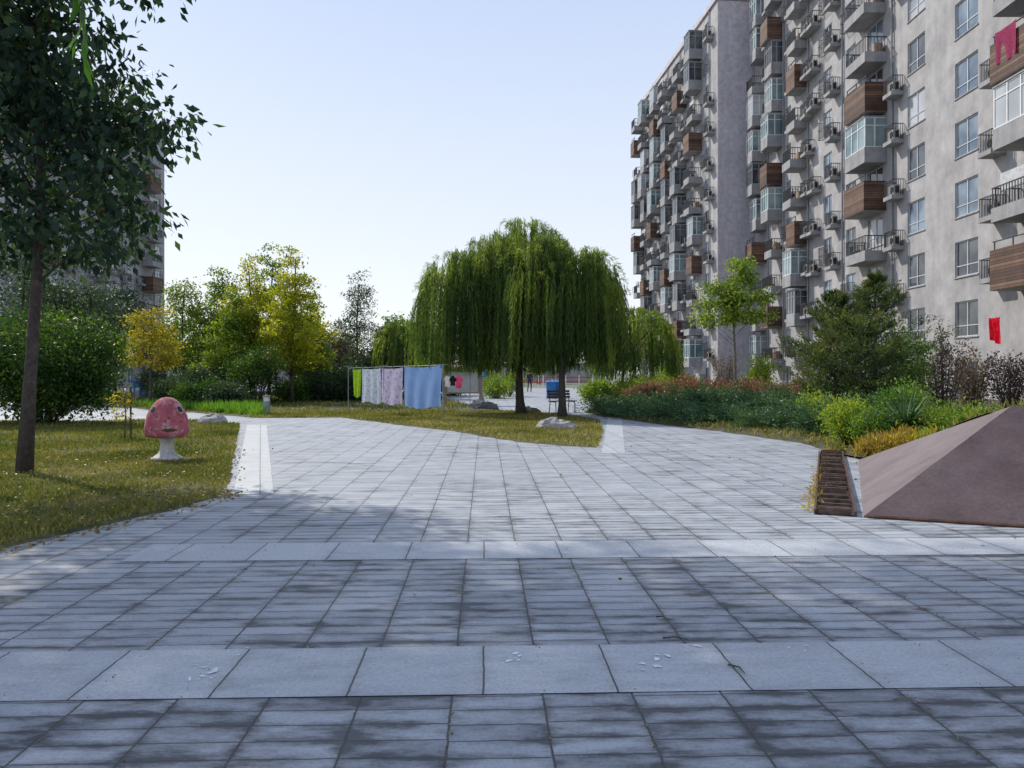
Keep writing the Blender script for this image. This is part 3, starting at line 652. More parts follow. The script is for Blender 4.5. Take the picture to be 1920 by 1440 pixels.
for px in (679,697,716,735,756,780,805,827):
    q=onl(px); o=MB().box(-.012,.012,-.03,.03,-.05,.06).build('clothes_peg',M['blue']); o.location=(q[0],q[1],1.72); tag(o,'blue peg pinching laundry on the clothesline wire','peg','clothes pegs on the wire')
Y2=31.5
cl2=empty('clothesline',(at(833,Y2),Y2,0),'small clothesline with pink garments in front of the notice board','clothesline')
for t in (0,1.05): MB().tube([(t,0,-.05),(t,0,1.45)],.014,6).build('post',M['greysteel'],cl2)
MB().tube([(0,0,1.42),(1.05,0,1.42)],.005,5).build('wire',M['greysteel'],cl2)
def garment(name,label,px,w,zt_,zb__,mat):
    x=at(px,Y2); m=MB(); hw=w/2; pts=[(-hw*.4,zt_),(hw*.4,zt_),(hw*1.4,zt_-.14),(hw*1.25,zt_-.26),(hw*.85,zt_-.2),(hw*.95,zb__),(-hw*.95,zb__),(-hw*.85,zt_-.2),(-hw*1.25,zt_-.26),(-hw*1.4,zt_-.14)]
    n=len(pts); m.poly([(a_,-.02,b_) for a_,b_ in pts]+[(a_,.02,b_) for a_,b_ in pts],[tuple(range(n)),tuple(reversed(range(n,2*n)))]+[(i,i+n,(i+1)%n+n,(i+1)%n) for i in range(n)])
    o=m.build(name,M[mat]); o.location=(x,Y2,0); tag(o,label,'shirt')
garment('hanging_shirt','white shirt on the small line before the notice board',839,.22,1.4,.95,'fwhite')
garment('hanging_shirt','dark shirt on the small line between white and pink shirts',849,.2,1.4,1.0,'cloth_dark')
garment('hanging_shirt','pink shirt at the right end of the small line',860,.26,1.4,.88,'fpink')
Yn=36.5
nb=empty('notice_board',(at(868,Yn),Yn,0),'brown roofed notice board with grey panel behind the clothesline','notice board',rz=R(-8))
for xx in (-.85,.85): MB().box(xx-.05,xx+.05,-.05,.05,-.05,1.75).build('post',M['shelter'],nb)
MB().box(-.8,.8,-.03,.03,.55,1.62).build('panel',M['panel'],nb)
MB().box(-.8,.8,-.045,-.031,1.55,1.62).box(-.8,.8,-.045,-.031,.55,.61).box(-.8,-.74,-.045,-.031,.62,1.54).box(.74,.8,-.045,-.031,.62,1.54).build('panel_frame',M['shelter'],nb)
MB().poly([(-1.05,-.5,1.74),(1.05,-.5,1.74),(1.05,.5,1.9),(-1.05,.5,1.9),(-1.05,-.5,1.82),(1.05,-.5,1.82),(1.05,.5,1.98),(-1.05,.5,1.98)],[(0,3,2,1),(4,5,6,7),(0,1,5,4),(1,2,6,5),(2,3,7,6),(3,0,4,7)]).build('roof',M['shelter'],nb)
# ---------------------------------------------------------------- mushroom bin
mx,my=at(313,13.2),13.2
mr=empty('mushroom_bin',(mx,my,.03),'faded red mushroom shaped bin with two eye holes and white stem on the left lawn','litter bin',rz=R(24))
cap=[(.05,.40),(.27,.385),(.325,.40),(.345,.45),(.352,.53),(.342,.64),(.318,.75),(.278,.85),(.222,.94),(.155,1.01),(.085,1.05),(.03,1.063),(.001,1.065)]
MB().lathe(cap,40).build('cap',M['cap'],mr,True)
MB().lathe([(.25,0),(.255,.03),(.205,.06),(.145,.10),(.115,.16),(.105,.26),(.12,.34),(.15,.40)],28).build('stem',M['stem'],mr,True)
CZ=[c[1] for c in cap[1:]]; CR=[c[0] for c in cap[1:]]
def disc_on(name,ang,z,r,rr,mat,k=18,push=.004,parent=None):
    rad=float(np.interp(z,CZ,CR)); m=MB(); vs=[]
    for ringr in (rr,r):
        for i in range(k):
            t=6.283*i/k; zz=z+ringr*math.sin(t); R1=float(np.interp(zz,CZ,CR))+push; aa=ang+ringr*math.cos(t)/rad
            vs.append((R1*math.cos(aa),R1*math.sin(aa),zz))
    m.poly(vs,[(i,(i+1)%k,k+(i+1)%k,k+i) for i in range(k)]); return m.build(name,M[mat],parent or mr,False)
for ang in (-2.45,-.75):
    e_=disc_on('eye_hole',ang,.86,.055,0.0,'dark',push=.006); disc_on('eye_rim',ang,.86,.062,.055,'stem',push=.009,parent=e_)
m=MB(); vs=[];k=16; rq=random.Random(5)
for j in range(2):
    for i in range(k+1):
        u=i/k*2-1; ed_=(1-abs(u)**4); zz=.52+(.026*ed_+rq.uniform(-.006,.006) if j==0 else -.026*ed_+rq.uniform(-.008,.008)); R1=float(np.interp(zz,CZ,CR))+.006; aa=-1.45+u*.34
        vs.append((R1*math.cos(aa),R1*math.sin(aa),zz))
m.poly(vs,[(i,i+1,k+2+i,k+1+i) for i in range(k)]); m.build('mouth_slot',M['rustd'],mr)
# ---------------------------------------------------------------- rocks
def rock(label,px,Y,w,d,h,mat,seed,z=0.02,group=None):
    rnd=random.Random(seed); m=MB(); n=14; rings=7; vs=[]
    for j in range(rings+1):
        ph=j/rings*math.pi/2
        for i in range(n):
            t=6.283*i/n; k=1+.22*math.sin(2*t+seed)+.1*math.sin(5*t+seed*2+j*.7)+rnd.uniform(-.07,.07)
            cp=max(0,math.cos(ph))**.6
            vs.append((w/2*math.cos(t)*cp*k,d/2*math.sin(t)*cp*k,h*math.sin(ph)*(1+rnd.uniform(-.12,.12)+.15*math.cos(t+seed))-.03))
    fs=[(j*n+i,j*n+(i+1)%n,(j+1)*n+(i+1)%n,(j+1)*n+i) for j in range(rings) for i in range(n)]
    fs.append(tuple(rings*n+i for i in range(n)))
    m.v=vs;m.f=fs; o=m.build('boulder',M[mat]); o.location=(at(px,Y),Y,z); tag(o,label,'rock',group)
rock('pale buff boulder on the front tip of the central lawn',1045,20.4,1.0,.6,.3,'rock',3)
rock('grey flat boulder on the left lawn behind the mushroom bin',395,22.6,1.0,.6,.28,'rock',5)
rock('pale grey boulder beside the far side of the central lawn left of the others',893,34,.6,.4,.32,'rock',7)
rock('dark boulder at the edge of the central path beside a pale one',913,32,.9,.5,.3,'rockd',8)
rock('dark low boulder between the two willow trunks',993,28.6,.8,.5,.25,'rockd',9)
rock('tall pale stone near the notice board',902,37,.35,.3,.5,'rock',12)
# ---------------------------------------------------------------- bench
bx,by=at(1055,29.5),29.5
be=empty('park_bench',(bx,by,0),'dark brown slatted park bench beside the right willow trunk','bench',rz=R(35))
m=MB()
for i in range(4): m.box(-.55,.55,-.2+i*.11,-.12+i*.11,.43,.46)
m.build('seat',M['benchw'],be); m=MB()
for i in range(3): m.box(-.55,.55,.22+i*.02,.245+i*.02,.55+i*.11,.63+i*.11)
m.build('backrest',M['benchw'],be)
for sx in (-.46,.46):
    MB().tube([(sx,-.18,0),(sx,-.16,.42)],.02,6).tube([(sx,-.16,.415),(sx,.2,.415),(sx,.27,.85)],.018,6).build('leg',M['steel'],be)
    MB().tube([(sx,.24,0),(sx,.19,.41)],.02,6).build('leg',M['steel'],be)
# ---------------------------------------------------------------- bins, bollards, signs
def bin_(label,px,Y,g,mat='blue'):
    r=empty('wheeled_bin',(at(px,Y),Y,0),label,'bin',g)
    MB().poly([(-.24,-.26,.06),(.24,-.26,.06),(.24,.26,.06),(-.24,.26,.06),(-.29,-.32,.95),(.29,-.32,.95),(.29,.32,.95),(-.29,.32,.95)],[(0,3,2,1),(4,5,6,7),(0,1,5,4),(1,2,6,5),(2,3,7,6),(3,0,4,7)]).build('body',M[mat],r)
    MB().poly([(-.31,-.35,.953),(.31,-.35,.953),(.31,.34,.953),(-.31,.34,.953),(-.28,-.3,1.02),(.28,-.3,1.02),(.28,.34,1.06),(-.28,.34,1.06)],[(0,3,2,1),(4,5,6,7),(0,1,5,4),(1,2,6,5),(2,3,7,6),(3,0,4,7)]).build('lid',M[mat],r)
    for sx in (-.26,.22): MB().tube([(sx,.24,.09),(sx+.05,.24,.09)],.09,12).build('wheel',M['dark'],r)
bin_('blue wheeled bin right of the willow trunks, left of a pair',1033,46,None)
bin_('blue wheeled bin right of the willow trunks, right of a pair',1046,46.3,None)
for px,l in ((262,'leftmost'),(274,'second'),(286,'rightmost')): bin_(f'{l} of three blue bins by the shaded path at left',px,50,None)
def bollard(label,px,Y,h=.72):
    r=empty('light_bollard',(at(px,Y),Y,0),label,'bollard light','low path lights')
    MB().box(-.1,.1,-.1,.1,-.03,h-.2).build('post',M['greysteel'],r); MB().box(-.085,.085,-.085,.085,h-.2,h-.06).build('lamp_head',M['white'],r); MB().box(-.11,.11,-.11,.11,h-.06,h).build('cover',M['greysteel'],r)
bollard('square grey path light at the corner of the daylily strip',500,27.3)
bollard('slim grey path light behind the daylilies',345,36); bollard('grey path light behind the yellow tree',258,45)
r=empty('round_sign',(at(905,44),44,0),'round blue traffic sign on a thin post behind the notice board','sign')
MB().tube([(0,0,0),(0,0,1.75)],.03,8).build('post',M['greysteel'],r)
m=MB(); k=20; m.poly([(.24*math.cos(6.283*i/k),-.05,1.5+.24*math.sin(6.283*i/k)) for i in range(k)]+[(.24*math.cos(6.283*i/k),-.035,1.5+.24*math.sin(6.283*i/k)) for i in range(k)],[tuple(range(k)),tuple(reversed(range(k,2*k)))]+[(i,i+k,(i+1)%k+k,(i+1)%k) for i in range(k)]); m.build('sign_face',M['blue'],r)
MB().box(-.03,.03,-.058,-.052,1.36,1.62).poly([(-.11,-.056,1.54),(.11,-.056,1.54),(0,-.056,1.68)],[(0,1,2)]).build('arrow',M['white'],r)
for i,(px,Y,l) in enumerate(((950,78,5),(1010,84,6))):
    r=empty('red_railing',(at(px,Y),Y,0),['low red railing far behind the willow trunks, left run','low red railing far behind the willow trunks, right run'][i],'railing',rz=R(8))
    m=MB()
    for k in range(2): m.box(0,l,-.02,.02,.5+k*.5,.62+k*.5)
    m.build('rails',M['red'],r)
    for k in range(5): MB().box(k*l/4-.05,k*l/4+.05,-.05,.05,0,1.3).build('post',M['white'],r)
r=empty('pergola',(at(565,52),52,0),'dark flat roofed garden shelter far behind the sheets','shelter')
MB().box(-1.6,1.6,-1.2,1.2,2.0,2.2).build('roof',M['steel'],r)
for a_ in (-1.4,-.5,.5,1.4): MB().box(a_-.05,a_+.05,-1,-.9,0,1.998).build('post',M['steel'],r)
MB().box(-1.4,1.4,.9,1,.0,1.0).build('low_wall',M['concrete'],r)
for i,(x0,x1,Y,h,lb) in enumerate(((-60,-14,112,3.2,'long low pale wall on the horizon at left'),(-8,14,125,3.0,'low pale wall on the horizon behind the willows'))):
    r=empty('boundary_wall',(x0,Y,0),lb,'wall'); MB().box(0,x1-x0,0,.3,-.1,h).build('wall_face',M['plaster'],r); MB().box(-.1,x1-x0+.1,-.06,.36,h+.002,h+.15).build('coping',M['concrete'],r)
r=empty('parked_car',(at(352,62),62,0),'white hatchback parked far behind the yellow tree','car',rz=R(80))
prof=[(-2,.3),(-2.02,.75),(-1.75,.95),(-1.35,1.4),(.35,1.45),(1.0,.98),(1.85,.85),(2.0,.6),(2.0,.3)]
n=len(prof); MB().poly([(a_,-.8,b_) for a_,b_ in prof]+[(a_,.8,b_) for a_,b_ in prof],[tuple(range(n)),tuple(reversed(range(n,2*n)))]+[(i,i+n,(i+1)%n+n,(i+1)%n) for i in range(n)]).build('body',M['white'],r)
for s in (-1,1):
    y_=.803*s; MB().poly([(-1.5,y_,.98),(.75,y_,.98),(.25,y_,1.36),(-1.25,y_,1.34)],[(0,1,2,3)]).build('side_window',M['glass_dark'],r)
    for xw in (-1.25,1.25): MB().tube([(xw,.72*s,.32),(xw,.84*s,.32)],.32,16).build('wheel',M['dark'],r)
MB().poly([(-1.81,-.65,.97),(-1.81,.65,.97),(-1.42,.6,1.36),(-1.42,-.6,1.36)],[(0,1,2,3)]).build('rear_window',M['glass_dark'],r)
# ---------------------------------------------------------------- people
def person(label,x,y,rz,top,legs,stride=.12):
    vs=[(0,0,.95),(0,0,1.15),(0,0,1.38),(0,0,1.48),(0,-.01,1.62),(.17,0,1.40),(.22,.02,1.14),(.2,-.08,.9),(.2,-.1,.82),(-.17,0,1.40),(-.22,-.02,1.14),(-.2,.06,.9),(-.2,.08,.82),(.09,0,.9),(.1,-stride,.5),(.1,stride*.3-.05,.09),(.1,-.13,.04),(-.09,0,.9),(-.1,stride*.5,.5),(-.1,stride*1.6,.1),(-.1,stride*1.6-.12,.05)]
    es=[(0,1),(1,2),(2,3),(3,4),(2,5),(5,6),(6,7),(7,8),(2,9),(9,10),(10,11),(11,12),(0,13),(13,14),(14,15),(15,16),(0,17),(17,18),(18,19),(19,20)]
    rad=[.15,.14,.15,.06,.105,.07,.05,.035,.035,.07,.05,.035,.035,.1,.065,.045,.04,.1,.065,.045,.04]
    me=bpy.data.meshes.new('body'); me.from_pydata(vs,es,[]); r=empty('person',(x,y,0),label,'person',rz=rz)
    o=bpy.data.objects.new('body',me); col.objects.link(o); o.modifiers.new('s','SKIN')
    for i,v in enumerate(me.skin_vertices[0].data): v.radius=(rad[i],rad[i]*.85); v.use_root=(i==0)
    sb=o.modifiers.new('b','SUBSURF'); sb.levels=1; sb.render_levels=1
    dg=bpy.context.evaluated_depsgraph_get(); me2=bpy.data.meshes.new_from_object(o.evaluated_get(dg)); bpy.data.objects.remove(o)
    for k in (top,legs,'skin'): me2.materials.append(M[k])
    for p_ in me2.polygons:
        z_=p_.center.z; p_.material_index=1 if z_<.93 and abs(p_.center.x)<.17 else (2 if z_>1.47 or z_<.87 else 0); p_.use_smooth=True
    me2.name='body'; o=bpy.data.objects.new('body',me2); col.objects.link(o); o.parent=r
    MB().lathe([(.09,1.60),(.115,1.66),(.105,1.72),(.06,1.76),(.001,1.77)],12).build('hair',M['hair'],r,True)
person('person in dark clothes walking far behind the left willow trunk',at(993,60),60,R(15),'cloth_dark','cloth_dark')
person('person in dark clothes standing on the far left path',at(309,84),84,R(60),'cloth_dark','blue',.05)
# ---------------------------------------------------------------- trees
tree('broadleaf_tree','tall dark green tree with bare straight trunk on the left lawn',at(45,11.4),11.4,.088,2.8,11,
  [(-.2,0,3.8,1.9,1.8,.65),(1.15,-.1,3.75,.95,1.0,.7),(.3,0,4.9,1.9,2.0,.9),(1.35,-.1,5.1,1.0,1.2,.8),(.1,0,6.3,1.6,2.2,1.1),(-.8,.3,5.6,2,2,1.4),
   (0,0,8.4,2.4,2.9,1.6,1.6),(2.6,.6,10.1,2.6,2.6,1.0,2.4),(2.6,-1.4,10.4,3.0,2.9,1.3,2.4),(.2,-.6,11.0,3.4,3.2,1.3,2.4),(-2.6,-.8,8.4,2.2,2.2,1.8,2.2)],  # unseen upper crown, widened and thickened to shade the foreground paving
  880,66,.25,.17,.088,'dark',droop=.9,seed=3,lean=(.35,0),flat=.55,shell=.2,rise=.4)
bush('large_shrub','big dense green shrub behind the left lawn',at(70,22.5),22.8,2.5,2.1,3.6,260,110,.24,.12,.06,'bush',seed=4)
rw=empty('willow_twig',(at(150,3.2),3.2,0),'bright green drooping willow twig hanging in close at top left','twig')
mb=MB(); mb.tube([(-.1,.0,3.6),(0,0,3.2),(.02,0,2.8)],[.008,.005,.002],5); mb.build('stem',M['barkl'],rw)
q=np.random.default_rng(2); zz=np.linspace(2.82,3.4,26); P=np.column_stack([.0+q.normal(size=26)*.008,q.normal(size=26)*.01,zz]); D=q.normal(size=(26,3))*.35; D[:,2]-=1
leafobj('leaves',P,D,.13,.025,L_['strap'],rw,q)
for i,(px,Y,h,w) in enumerate(((95,44,8.0,2.6),(165,40,7.0,2.5),(215,50,8.0,2.4),(40,38,8.5,3.0))):
    tree('background_tree',['dark olive tree behind the big shrub','second dark olive tree left of the yellow tree','dark olive tree just left of the yellow tree, farthest back','dark tree at the left frame edge behind the shrub'][i],at(px,Y),Y,.12,1.5,h,[(0,0,h*.6,w*.75,w*.75,h*.36),(w*.4,0,h*.5,w*.5,w*.5,h*.25)],80,110,.38,.18,.08,'olive',seed=20+i)
tree('small_tree','small yellow orange tree beside the left path',at(282,34),34,.06,1.3,4.9,[(0,0,3.7,.75,.8,1.0),(-.5,0,2.7,.85,.8,.6),(.55,0,2.5,.8,.8,.5),(0,0,2.0,1.0,.8,.3)],80,70,.19,.12,.07,'yellow',seed=31)
tree('slender_tree','slender pale green tree right of the yellow tree',at(345,42),42,.07,1.5,7.2,[(0,0,5,1.0,.9,1.9),(.2,0,3,1.5,1.3,1.0)],100,75,.25,.14,.08,'ginkgog',seed=33)
for i,(px,Y,h,w,lm) in enumerate(((548,38,8.0,1.5,'ginkgo'),(468,40,7.6,1.5,'ginkgo'),(412,42,7.6,1.5,'ginkgog'),(505,44,8.9,1.7,'ginkgog'),(580,43,6.0,1.1,'ginkgog'),(440,39,5.6,1.5,'ginkgog'))):
    tree('ginkgo_tree',['yellow ginkgo tree with visible trunk right in its clump','yellow green ginkgo tree in the middle of the clump','greener ginkgo tree at the left of the clump','tallest ginkgo tree standing at the back of the clump','short greenish ginkgo tree at the right edge of the clump','short greenish ginkgo tree at the front left of the clump'][i],at(px,Y),Y,.09,1.4,h,
      [(0,0,h*.90,w*.30,w*.3,h*.09),(.1*w,0,h*.76,w*.62,w*.6,h*.11),(-.1*w,0,h*.60,w*.95,w*.9,h*.12),(.15*w,0,h*.44,w*1.2,w*1.1,h*.11),(-.1*w,0,h*.30,w*1.2,w*1.1,h*.09)],160,75,.21,.14,.09,lm,seed=40+i,droop=0,shell=.1,flat=.45,rise=.5)
for i,(px,Y,rx,h,lm) in enumerate(((482,36,1.35,2.9,'bush'),(395,37,1.3,1.9,'olive'),(350,38,1.0,1.4,'bush'),(440,38,1.2,1.6,'olive'),(600,45,1.4,2.2,'bush'),(545,40,1.0,1.3,'mid'),(400,50,2.2,3.2,'bush'),(300,48,1.6,2.0,'olive'),(325,35.5,1.2,1.1,'olive'),(372,34.5,1.1,1.1,'bush'),(425,34,1.1,1.1,'olive'))):
    bush('round_shrub',['tallest rounded green shrub below the ginkgos','dark low shrub left of the tallest rounded shrub','small green shrub at the left of the shrub row','dark shrub between the low left one and the tallest','green shrub below the right ginkgos far back','pale green small shrub below the ginkgo trunk','wide green shrub behind the left ginkgos','low dark shrub behind the yellow orange tree','leftmost low hedge shrub right behind the daylilies','middle low hedge shrub right behind the daylilies','rightmost low hedge shrub right behind the daylilies'][i],at(px,Y),Y,rx,rx,h,85,80,.2,.12,.06,lm,seed=60+i)
for i,(px,Y,rx,h,lm) in enumerate(((632,50,1.9,4.6,'purple'),(735,50,2.0,4.8,'purple'),(690,46,1.9,3.6,'olive'),(600,60,2,3,'olive'),(610,41,1.6,1.5,'olive'),(655,42,1.5,1.4,'olive'),(800,50,1.8,2.6,'olive'),(850,52,1.6,2.2,'bush'))):
    bush('dark_shrub',['tall purple leaved shrub left of the spindly tree','tall purple leaved shrub at the left edge of the willow','dark grey green shrub under the spindly tree','far olive shrub left of the purple one','low olive shrub behind the left sheets','low olive shrub behind the patterned sheets','olive shrub under the willow behind the blue sheet','green shrub under the willow behind the notice board'][i],at(px,Y),Y,rx,rx,h,140,80,.26,.14,.065,lm,seed=70+i,up=.8,lumps=7)
tree('spindly_tree','spindly dark tree with upswept thin branches',at(672,48),48,.08,1.5,7.9,[(0,0,6.0,1.2,1.0,1.3),(.2,0,4.3,1.7,1.4,1.2),(0,0,7.3,.45,.4,.6)],110,40,.2,.15,.06,'olive',seed=81,droop=-.6,shell=.1,rise=1.1)
willow('large willow with leaning dark trunk, left of the pair on the lawn',.33,27.9,6.9,2.9,5,1250,.17,(-.2,.1),1.7,(0,0),[(-2.25,.2,5.95,1.65),(-1.0,.5,6.6,1.8),(.15,.1,7.1,1.8)])
willow('large willow with slimmer trunk, right of the pair on the lawn',1.68,25.9,6.3,2.4,6,1000,.14,(.1,0),1.75,(0,0),[(.7,.2,5.8,1.5),(-.5,.5,6.2,1.5),(1.1,.4,5.2,.9)])
willow('smaller pale willow behind on the right of the big pair',at(1165,40),40,4.9,2.3,7,400,.12,(.2,0),1.4,(.6,0),step=.08,LW=(.22,.04))
willow('small willow glimpsed left of the big pair',at(760,46),46,4.6,2.0,8,300,.12,(0,0),1.2,(0,0),step=.09,LW=(.24,.045))
tz=zb_(at(1378,31),31)
tree('slender_tree','slender young tree with rounded airy crown in front of the right block',at(1378,31),31,.055,2.0,6.0,[(0.1,0,5.5,.5,.4,.4),(.45,0,4.9,.6,.5,.35),(-.4,0,4.6,.7,.5,.35),(.75,0,4.1,.6,.5,.32),(-.8,0,3.9,.7,.6,.32),(0,0,4.1,.7,.6,.4),(.9,0,3.4,.5,.5,.28),(-1.1,0,3.3,.55,.5,.25),(0,0,3.4,.9,.8,.3)],105,60,.19,.15,.07,'lime',bark='barkl',seed=91,droop=.3,z=tz,flat=.6,shell=.1,rise=.7)
for i,(px,Y,h,r_) in enumerate(((1566,21.5,3.6,1.35),(1640,22.5,4.2,1.6))):
    xx=at(px,Y); conifer(['dark spruce with taller right neighbour in the bed','taller spruce of the pair in the bed'][i],xx,Y,h-.15,r_,100+i,z=zb_(xx,Y)-.05)
xx=at(1610,20.5); conifer('short wide spruce in front of the spruce pair',xx,20.5,2.5,1.7,105,z=zb_(xx,20.5)-.05,tiers=11,p=.7)
def bb(name,label,px,Y,rx,h,lm,seed,ncl=70,nl=80,crad=.14,L=.08,W=.035,up=.5,group=None,lumps=5,cat='bush'):
    x=at(px,Y); return bush(name,label,x,Y,rx,rx,h,ncl,nl,crad,L,W,lm,group,seed,zb_(x,Y)-.03,cat,up,'bark',lumps)
def wispy(label,px,Y,w,h,lm,seed):
    x=at(px,Y); z=zb_(x,Y)-.03; q=np.random.default_rng(seed); root=empty('purple_shrub',(x,Y,z),label,'bush'); mb=MB();P=[];D=[]
    for i in range(20):
        a=q.uniform(0,6.28); rr=w*math.sqrt(q.uniform(0,1)); hh=h*q.uniform(.6,1)*(1-.25*rr/w); e=Vector((math.cos(a)*rr,math.sin(a)*rr,hh))
        p=[Vector((e.x*.15,e.y*.15,-.02)),Vector((e.x*.6,e.y*.6,hh*.4)),e]; mb.tube(p,[.018,.012,.003],4)
        n=170; t=q.uniform(.15,1,n); c=np.array([[*(p[1].lerp(p[2],(k-.4)/.6) if k>.4 else p[0].lerp(p[1],k/.4))] for k in t])
        off=q.normal(size=(n,3))*(.16*(1.15-t)[:,None]+.03); P.append(c+off); d=unit(off)+q.normal(size=(n,3))*.4; d[:,2]+=.7; D.append(d)
    mb.build('stems',M['bark'],root); leafobj('foliage',np.concatenate(P),np.concatenate(D),.085,.042,L_[lm],root,q)
wispy('tall wispy purple shrub right of the spruces',1768,22,.7,2.9,'pinkp',110)
wispy('purple leaved shrub against the facade at far right',1895,23,.75,2.4,'purple',111)
wispy('low purple shrub between the two tall wispy ones',1822,24,.55,2.2,'pinkp',112)
wispy('tall wispy purple shrub at the foot of the mauve end wall',1358,45,.9,3.2,'pinkp',113)
bb('green_shrub','rounded mid green shrub right of the spruces',1695,20.5,.75,2.4,'mid',114)
bb('green_shrub','bright leafy shrub at the corner of the bed near the grate',1590,15.4,.55,.95,'lime',115,110,70,.09,.06,.03)
bb('green_shrub','second bright leafy shrub right of the corner one',1640,14.6,.45,.75,'mid',116,80,60,.08,.06,.03)
bb('green_shrub','yellow green shrub above the steel wedge',1785,14.2,.75,.72,'lime',117,100,70,.1,.07,.03)
bb('green_shrub','low green shrub above the wedge edge',1850,13.2,.55,.5,'mid',118,70,60,.1,.07,.03)
bb('green_shrub','orange grass clump along the wedge top edge',1690,12.9,.5,.35,'orange',119,70,60,.08,.1,.018,.9)
bb('green_shrub','yellow clump at the far right above the wedge',1900,12.5,.5,.35,'orange',120,70,60,.08,.09,.02,.9)
bb('green_shrub','small orange weed clump between corner shrubs and wedge',1640,13.6,.4,.28,'orange',126,50,50,.07,.09,.018,.9)
bb('green_shrub','orange weed clump near the top of the wedge slope',1790,12.3,.5,.3,'orange',127,60,50,.07,.09,.018,.9)
bb('green_shrub','low lime weed clump right behind the slope middle',1745,12.9,.5,.4,'lime',128,60,60,.08,.07,.025,.7)
bb('green_shrub','yellow green plant left of the yucca',1530,19,.6,.8,'lime',121,60,60,.12,.08,.03)
bb('green_shrub','yellow small tree shaped shrub by the far block',1255,60,1.2,4.2,'lime',122,60,70,.25,.16,.08)
bb('green_shrub','leafy green shrub between airy tree and spruces',1418,30,.8,1.9,'lime',123,50,50,.16,.13,.06)
bb('green_shrub','lime shrub clump left of the leafy shrub',1225,36,1.3,1.2,'lime',124)
bb('green_shrub','low lime shrub between spruces and yucca',1690,17.5,.6,.9,'mid',125)
for i,px in enumerate((1120,1150,1185,1240,1275)):
    bb('hedge_shrub',f'yellow green hedge shrub, number {["one","two","three","four","five"][i]} from the left along the far bed edge',px,38+i*.5,1.0,1.15,'lime',130+i,50,70,.16,.12,.06)
for i in range(8):
    px=1195+i*42; bb('barberry_shrub','brownish pink shrub in the low row behind the junipers',px,31-i*.6,.8,.85+.1*(i%3),'barb',140+i,50,70,.13,.09,.045,group='brownish pink low hedge behind the junipers',cat='hedge shrub')
protoj=[]
for sd in (1,2,3):
    mb,P,D,q,T=juniper_proto(sd); r=empty('juniper_shrub',(0,0,0),'spreading blue green juniper shrub in the right bed','bush','spreading junipers along the right bed'); mb.build('stems',M['bark'],r); leafobj('foliage',P,D,.09,.03,L_['juniper'],r,q,tone=T); protoj.append(r)
rj=random.Random(9); spots=[]
for (px,Y) in ((1118,28),(1150,26.5),(1190,25.5),(1230,24),(1275,23),(1320,22),(1360,21),(1405,20.3),(1450,19.6),(1490,18.6),(1525,17.8),
               (1140,30.5),(1180,28.5),(1225,27.3),(1270,26),(1315,25),(1360,24),(1405,23),(1455,22),(1500,21),(1390,26),(1440,25),(1340,27.5),(1290,29),(1475,24.5),(1550,19)):
    spots.append((at(px,Y)+rj.uniform(.3,.6),Y))
for i,(x,y) in enumerate(spots):
    o=protoj[i] if i<3 else copy_tree(protoj[i%3])
    o.location=(x,y,zb_(x,y)-.03); o.rotation_euler=(0,0,rj.uniform(0,6)); s=rj.uniform(.9,1.25); o.scale=(s,s,s*rj.uniform(.6,.95))
yx=at(1700,14.6); r=empty('yucca_plant',(yx,14.6,zb_(yx,14.6)-.02),'spiky dark green yucca plant between shrub and steel wedge','plant')
MB().tube([(0,0,0),(0,0,.35)],.05,7).build('stem',M['bark'],r)
q=np.random.default_rng(6); n=240; D=q.normal(size=(n,3)); D[:,2]=np.abs(D[:,2])*.7+.05; P=np.tile([0,0,.36],(n,1))+q.normal(size=(n,3))*.03
leafobj('leaves',P,D,.66,.042,L_['juniper'],r,q,True,.8)
X,Y=scatter(bed,34000,rng,(2,14,9,34)); Z=np.array([zb_(a_,b_) for a_,b_ in zip(X,Y)]); P=np.stack([X,Y,Z],1); D=rng.normal(size=P.shape)*.8; D[:,2]=1
tag(leafobj('bed_weeds',P,D,.15,.035,L_['grassdry'],None,rng),'low weeds and dry grass filling the right planting bed','ground cover',kind='stuff')
sx=at(238,17.4)
tree('young_sapling','thin yellow sapling tied beside a stake on the left lawn',sx,17.3,.012,.2,1.35,[(-.05,0,.75,.16,.16,.5)],14,14,.06,.1,.035,'yellow',seed=150)
r=empty('wooden_stake',(sx+.06,17.45,0),'slim dark stake standing beside the yellow sapling','stake'); MB().tube([(0,0,-.05),(0,0,1.2)],.022,7).build('shaft',M['bark'],r); MB().tube([(0,0,1.2),(0,0,1.24)],.03,7).build('tip',M['greysteel'],r)
def twig(label,px,py,l,a,mat='bark'):
    x,y=gp(px,py); m=MB(); m.tube([(0,0,.012),(l*.5,.015,.018),(l,-.01,.012)],[.005,.004,.002],5); o=m.build('fallen_twig',M[mat]); o.location=(x,y,0); o.rotation_euler=(0,0,a); tag(o,label,'twig')
twig('short dark twig lying at the near stone band edge',1243,1200,.14,-.2); twig('curved brown twig on the near stone band at right',1365,1250,.13,-1.1); twig('pale yellowish twig on the pavers at lower right',1675,1316,.12,-.3,'barkl'); twig('small brown twig right of the far stone band edge',1230,1160,.07,-.6)
m=MB(); rs=random.Random(4)
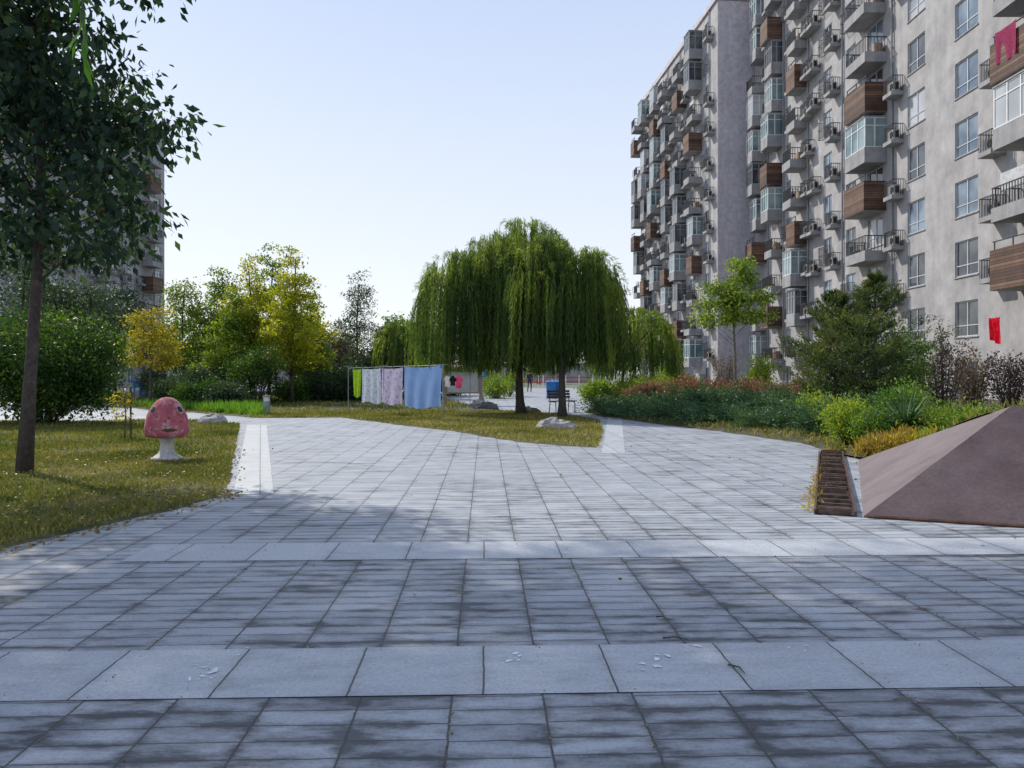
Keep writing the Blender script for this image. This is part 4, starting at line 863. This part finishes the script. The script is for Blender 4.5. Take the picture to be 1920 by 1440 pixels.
for (px,py,nn,sp) in ((378,1262,9,26),(1225,1245,8,30),(965,1235,5,14),(450,1222,2,14),(1500,1225,3,22),(1312,1212,2,8)):
    for i in range(nn):
        x,y=gp(px+rs.uniform(-sp,sp),py+rs.uniform(-sp,sp)*.6); s=rs.uniform(.008,.026); k=9; a0=rs.uniform(0,3); el=rs.uniform(.3,.8)
        vs=[]
        for j in range(k):
            t=6.283*j/k; u=s*math.cos(t)*rs.uniform(.7,1.4); v=s*el*math.sin(t)*rs.uniform(.6,1.3); vs.append((x+u*math.cos(a0)-v*math.sin(a0),y+u*math.sin(a0)+v*math.cos(a0),.0075+i*.0003))
        m.poly(vs,[tuple(range(k))])
o=m.build('paint_splashes',M['paintwhite']); tag(o,'small white paint splashes on the near stone band','paint marks',kind='stuff')
for i,(px,Y,h,w) in enumerate(((330,95,9,4),(420,100,8,4),(560,95,7,4),(640,100,7,4),(745,95,9,4),(1130,95,7,4),(1010,110,6,4),(900,105,6,4))):
    tree('distant_tree','distant hazy green tree on the horizon',at(px,Y),Y,.2,1,h,[(0,0,h*.6,w*.6,w*.6,h*.38)],60,60,.6,.35,.2,'mid',seed=200+i,group='distant trees along the horizon')
for i,(px,Y,rx,h) in enumerate(((955,50,1.3,1.7),(930,46,1.0,1.2),(915,54,1.2,2.0))):
    bush('yellow_shrub',['yellow green shrub behind the rocks at centre, largest','low yellow green shrub at the path behind the rocks','farthest yellow green shrub near the round sign'][i],at(px,Y),Y,rx,rx,h,50,60,.2,.12,.06,'lime',seed=220+i)
# ---------------------------------------------------------------- camera, light, sky
cam=bpy.data.cameras.new('camera'); co=bpy.data.objects.new('camera',cam); col.objects.link(co); co.location=(0,0,HC); co.rotation_euler=(R(90),0,0)
cam.sensor_width=36; cam.lens=36*F/1920; cam.shift_y=-20/1920; cam.clip_end=3000; cam.clip_start=.05; sc.camera=co
el=R(41); az=R(46)
sv=Vector((-math.sin(az)*math.cos(el),math.cos(az)*math.cos(el),math.sin(el)))
sd=bpy.data.lights.new('sun','SUN'); sd.energy=4.4; sd.angle=R(.9); sd.color=(1,.95,.86); so=bpy.data.objects.new('sun',sd); col.objects.link(so); so.rotation_euler=sv.to_track_quat('Z','Y').to_euler()
w=bpy.data.worlds.new('World'); sc.world=w; w.use_nodes=True; nt=w.node_tree; nt.nodes.clear()
sky=nt.nodes.new('ShaderNodeTexSky'); sky.sky_type='NISHITA'; sky.sun_disc=False; sky.sun_elevation=el; sky.sun_rotation=-az; sky.dust_density=1.0; sky.air_density=1.0; sky.ozone_density=2
bg=nt.nodes.new('ShaderNodeBackground'); bg.inputs[1].default_value=.13; ow=nt.nodes.new('ShaderNodeOutputWorld')
nt.links.new(sky.outputs[0],bg.inputs[0])
tc=nt.nodes.new('ShaderNodeTexCoord'); sx_=nt.nodes.new('ShaderNodeSeparateXYZ'); nt.links.new(tc.outputs['Generated'],sx_.inputs[0])
haze=ramp(nt,sx_.outputs[2],[(0,(.90,.915,.94)),(.10,(.87,.90,.95)),(.27,(.74,.81,.94)),(.44,(.58,.69,.92)),(1,(.45,.58,.90))])
bg2=nt.nodes.new('ShaderNodeBackground'); bg2.inputs[1].default_value=1.12; nt.links.new(haze,bg2.inputs[0])
ms=nt.nodes.new('ShaderNodeMixShader'); ms.inputs[0].default_value=.82; nt.links.new(bg.outputs[0],ms.inputs[1]); nt.links.new(bg2.outputs[0],ms.inputs[2]); nt.links.new(ms.outputs[0],ow.inputs[0])
sc.view_settings.view_transform='Standard'; sc.view_settings.look='None'; sc.view_settings.exposure=0
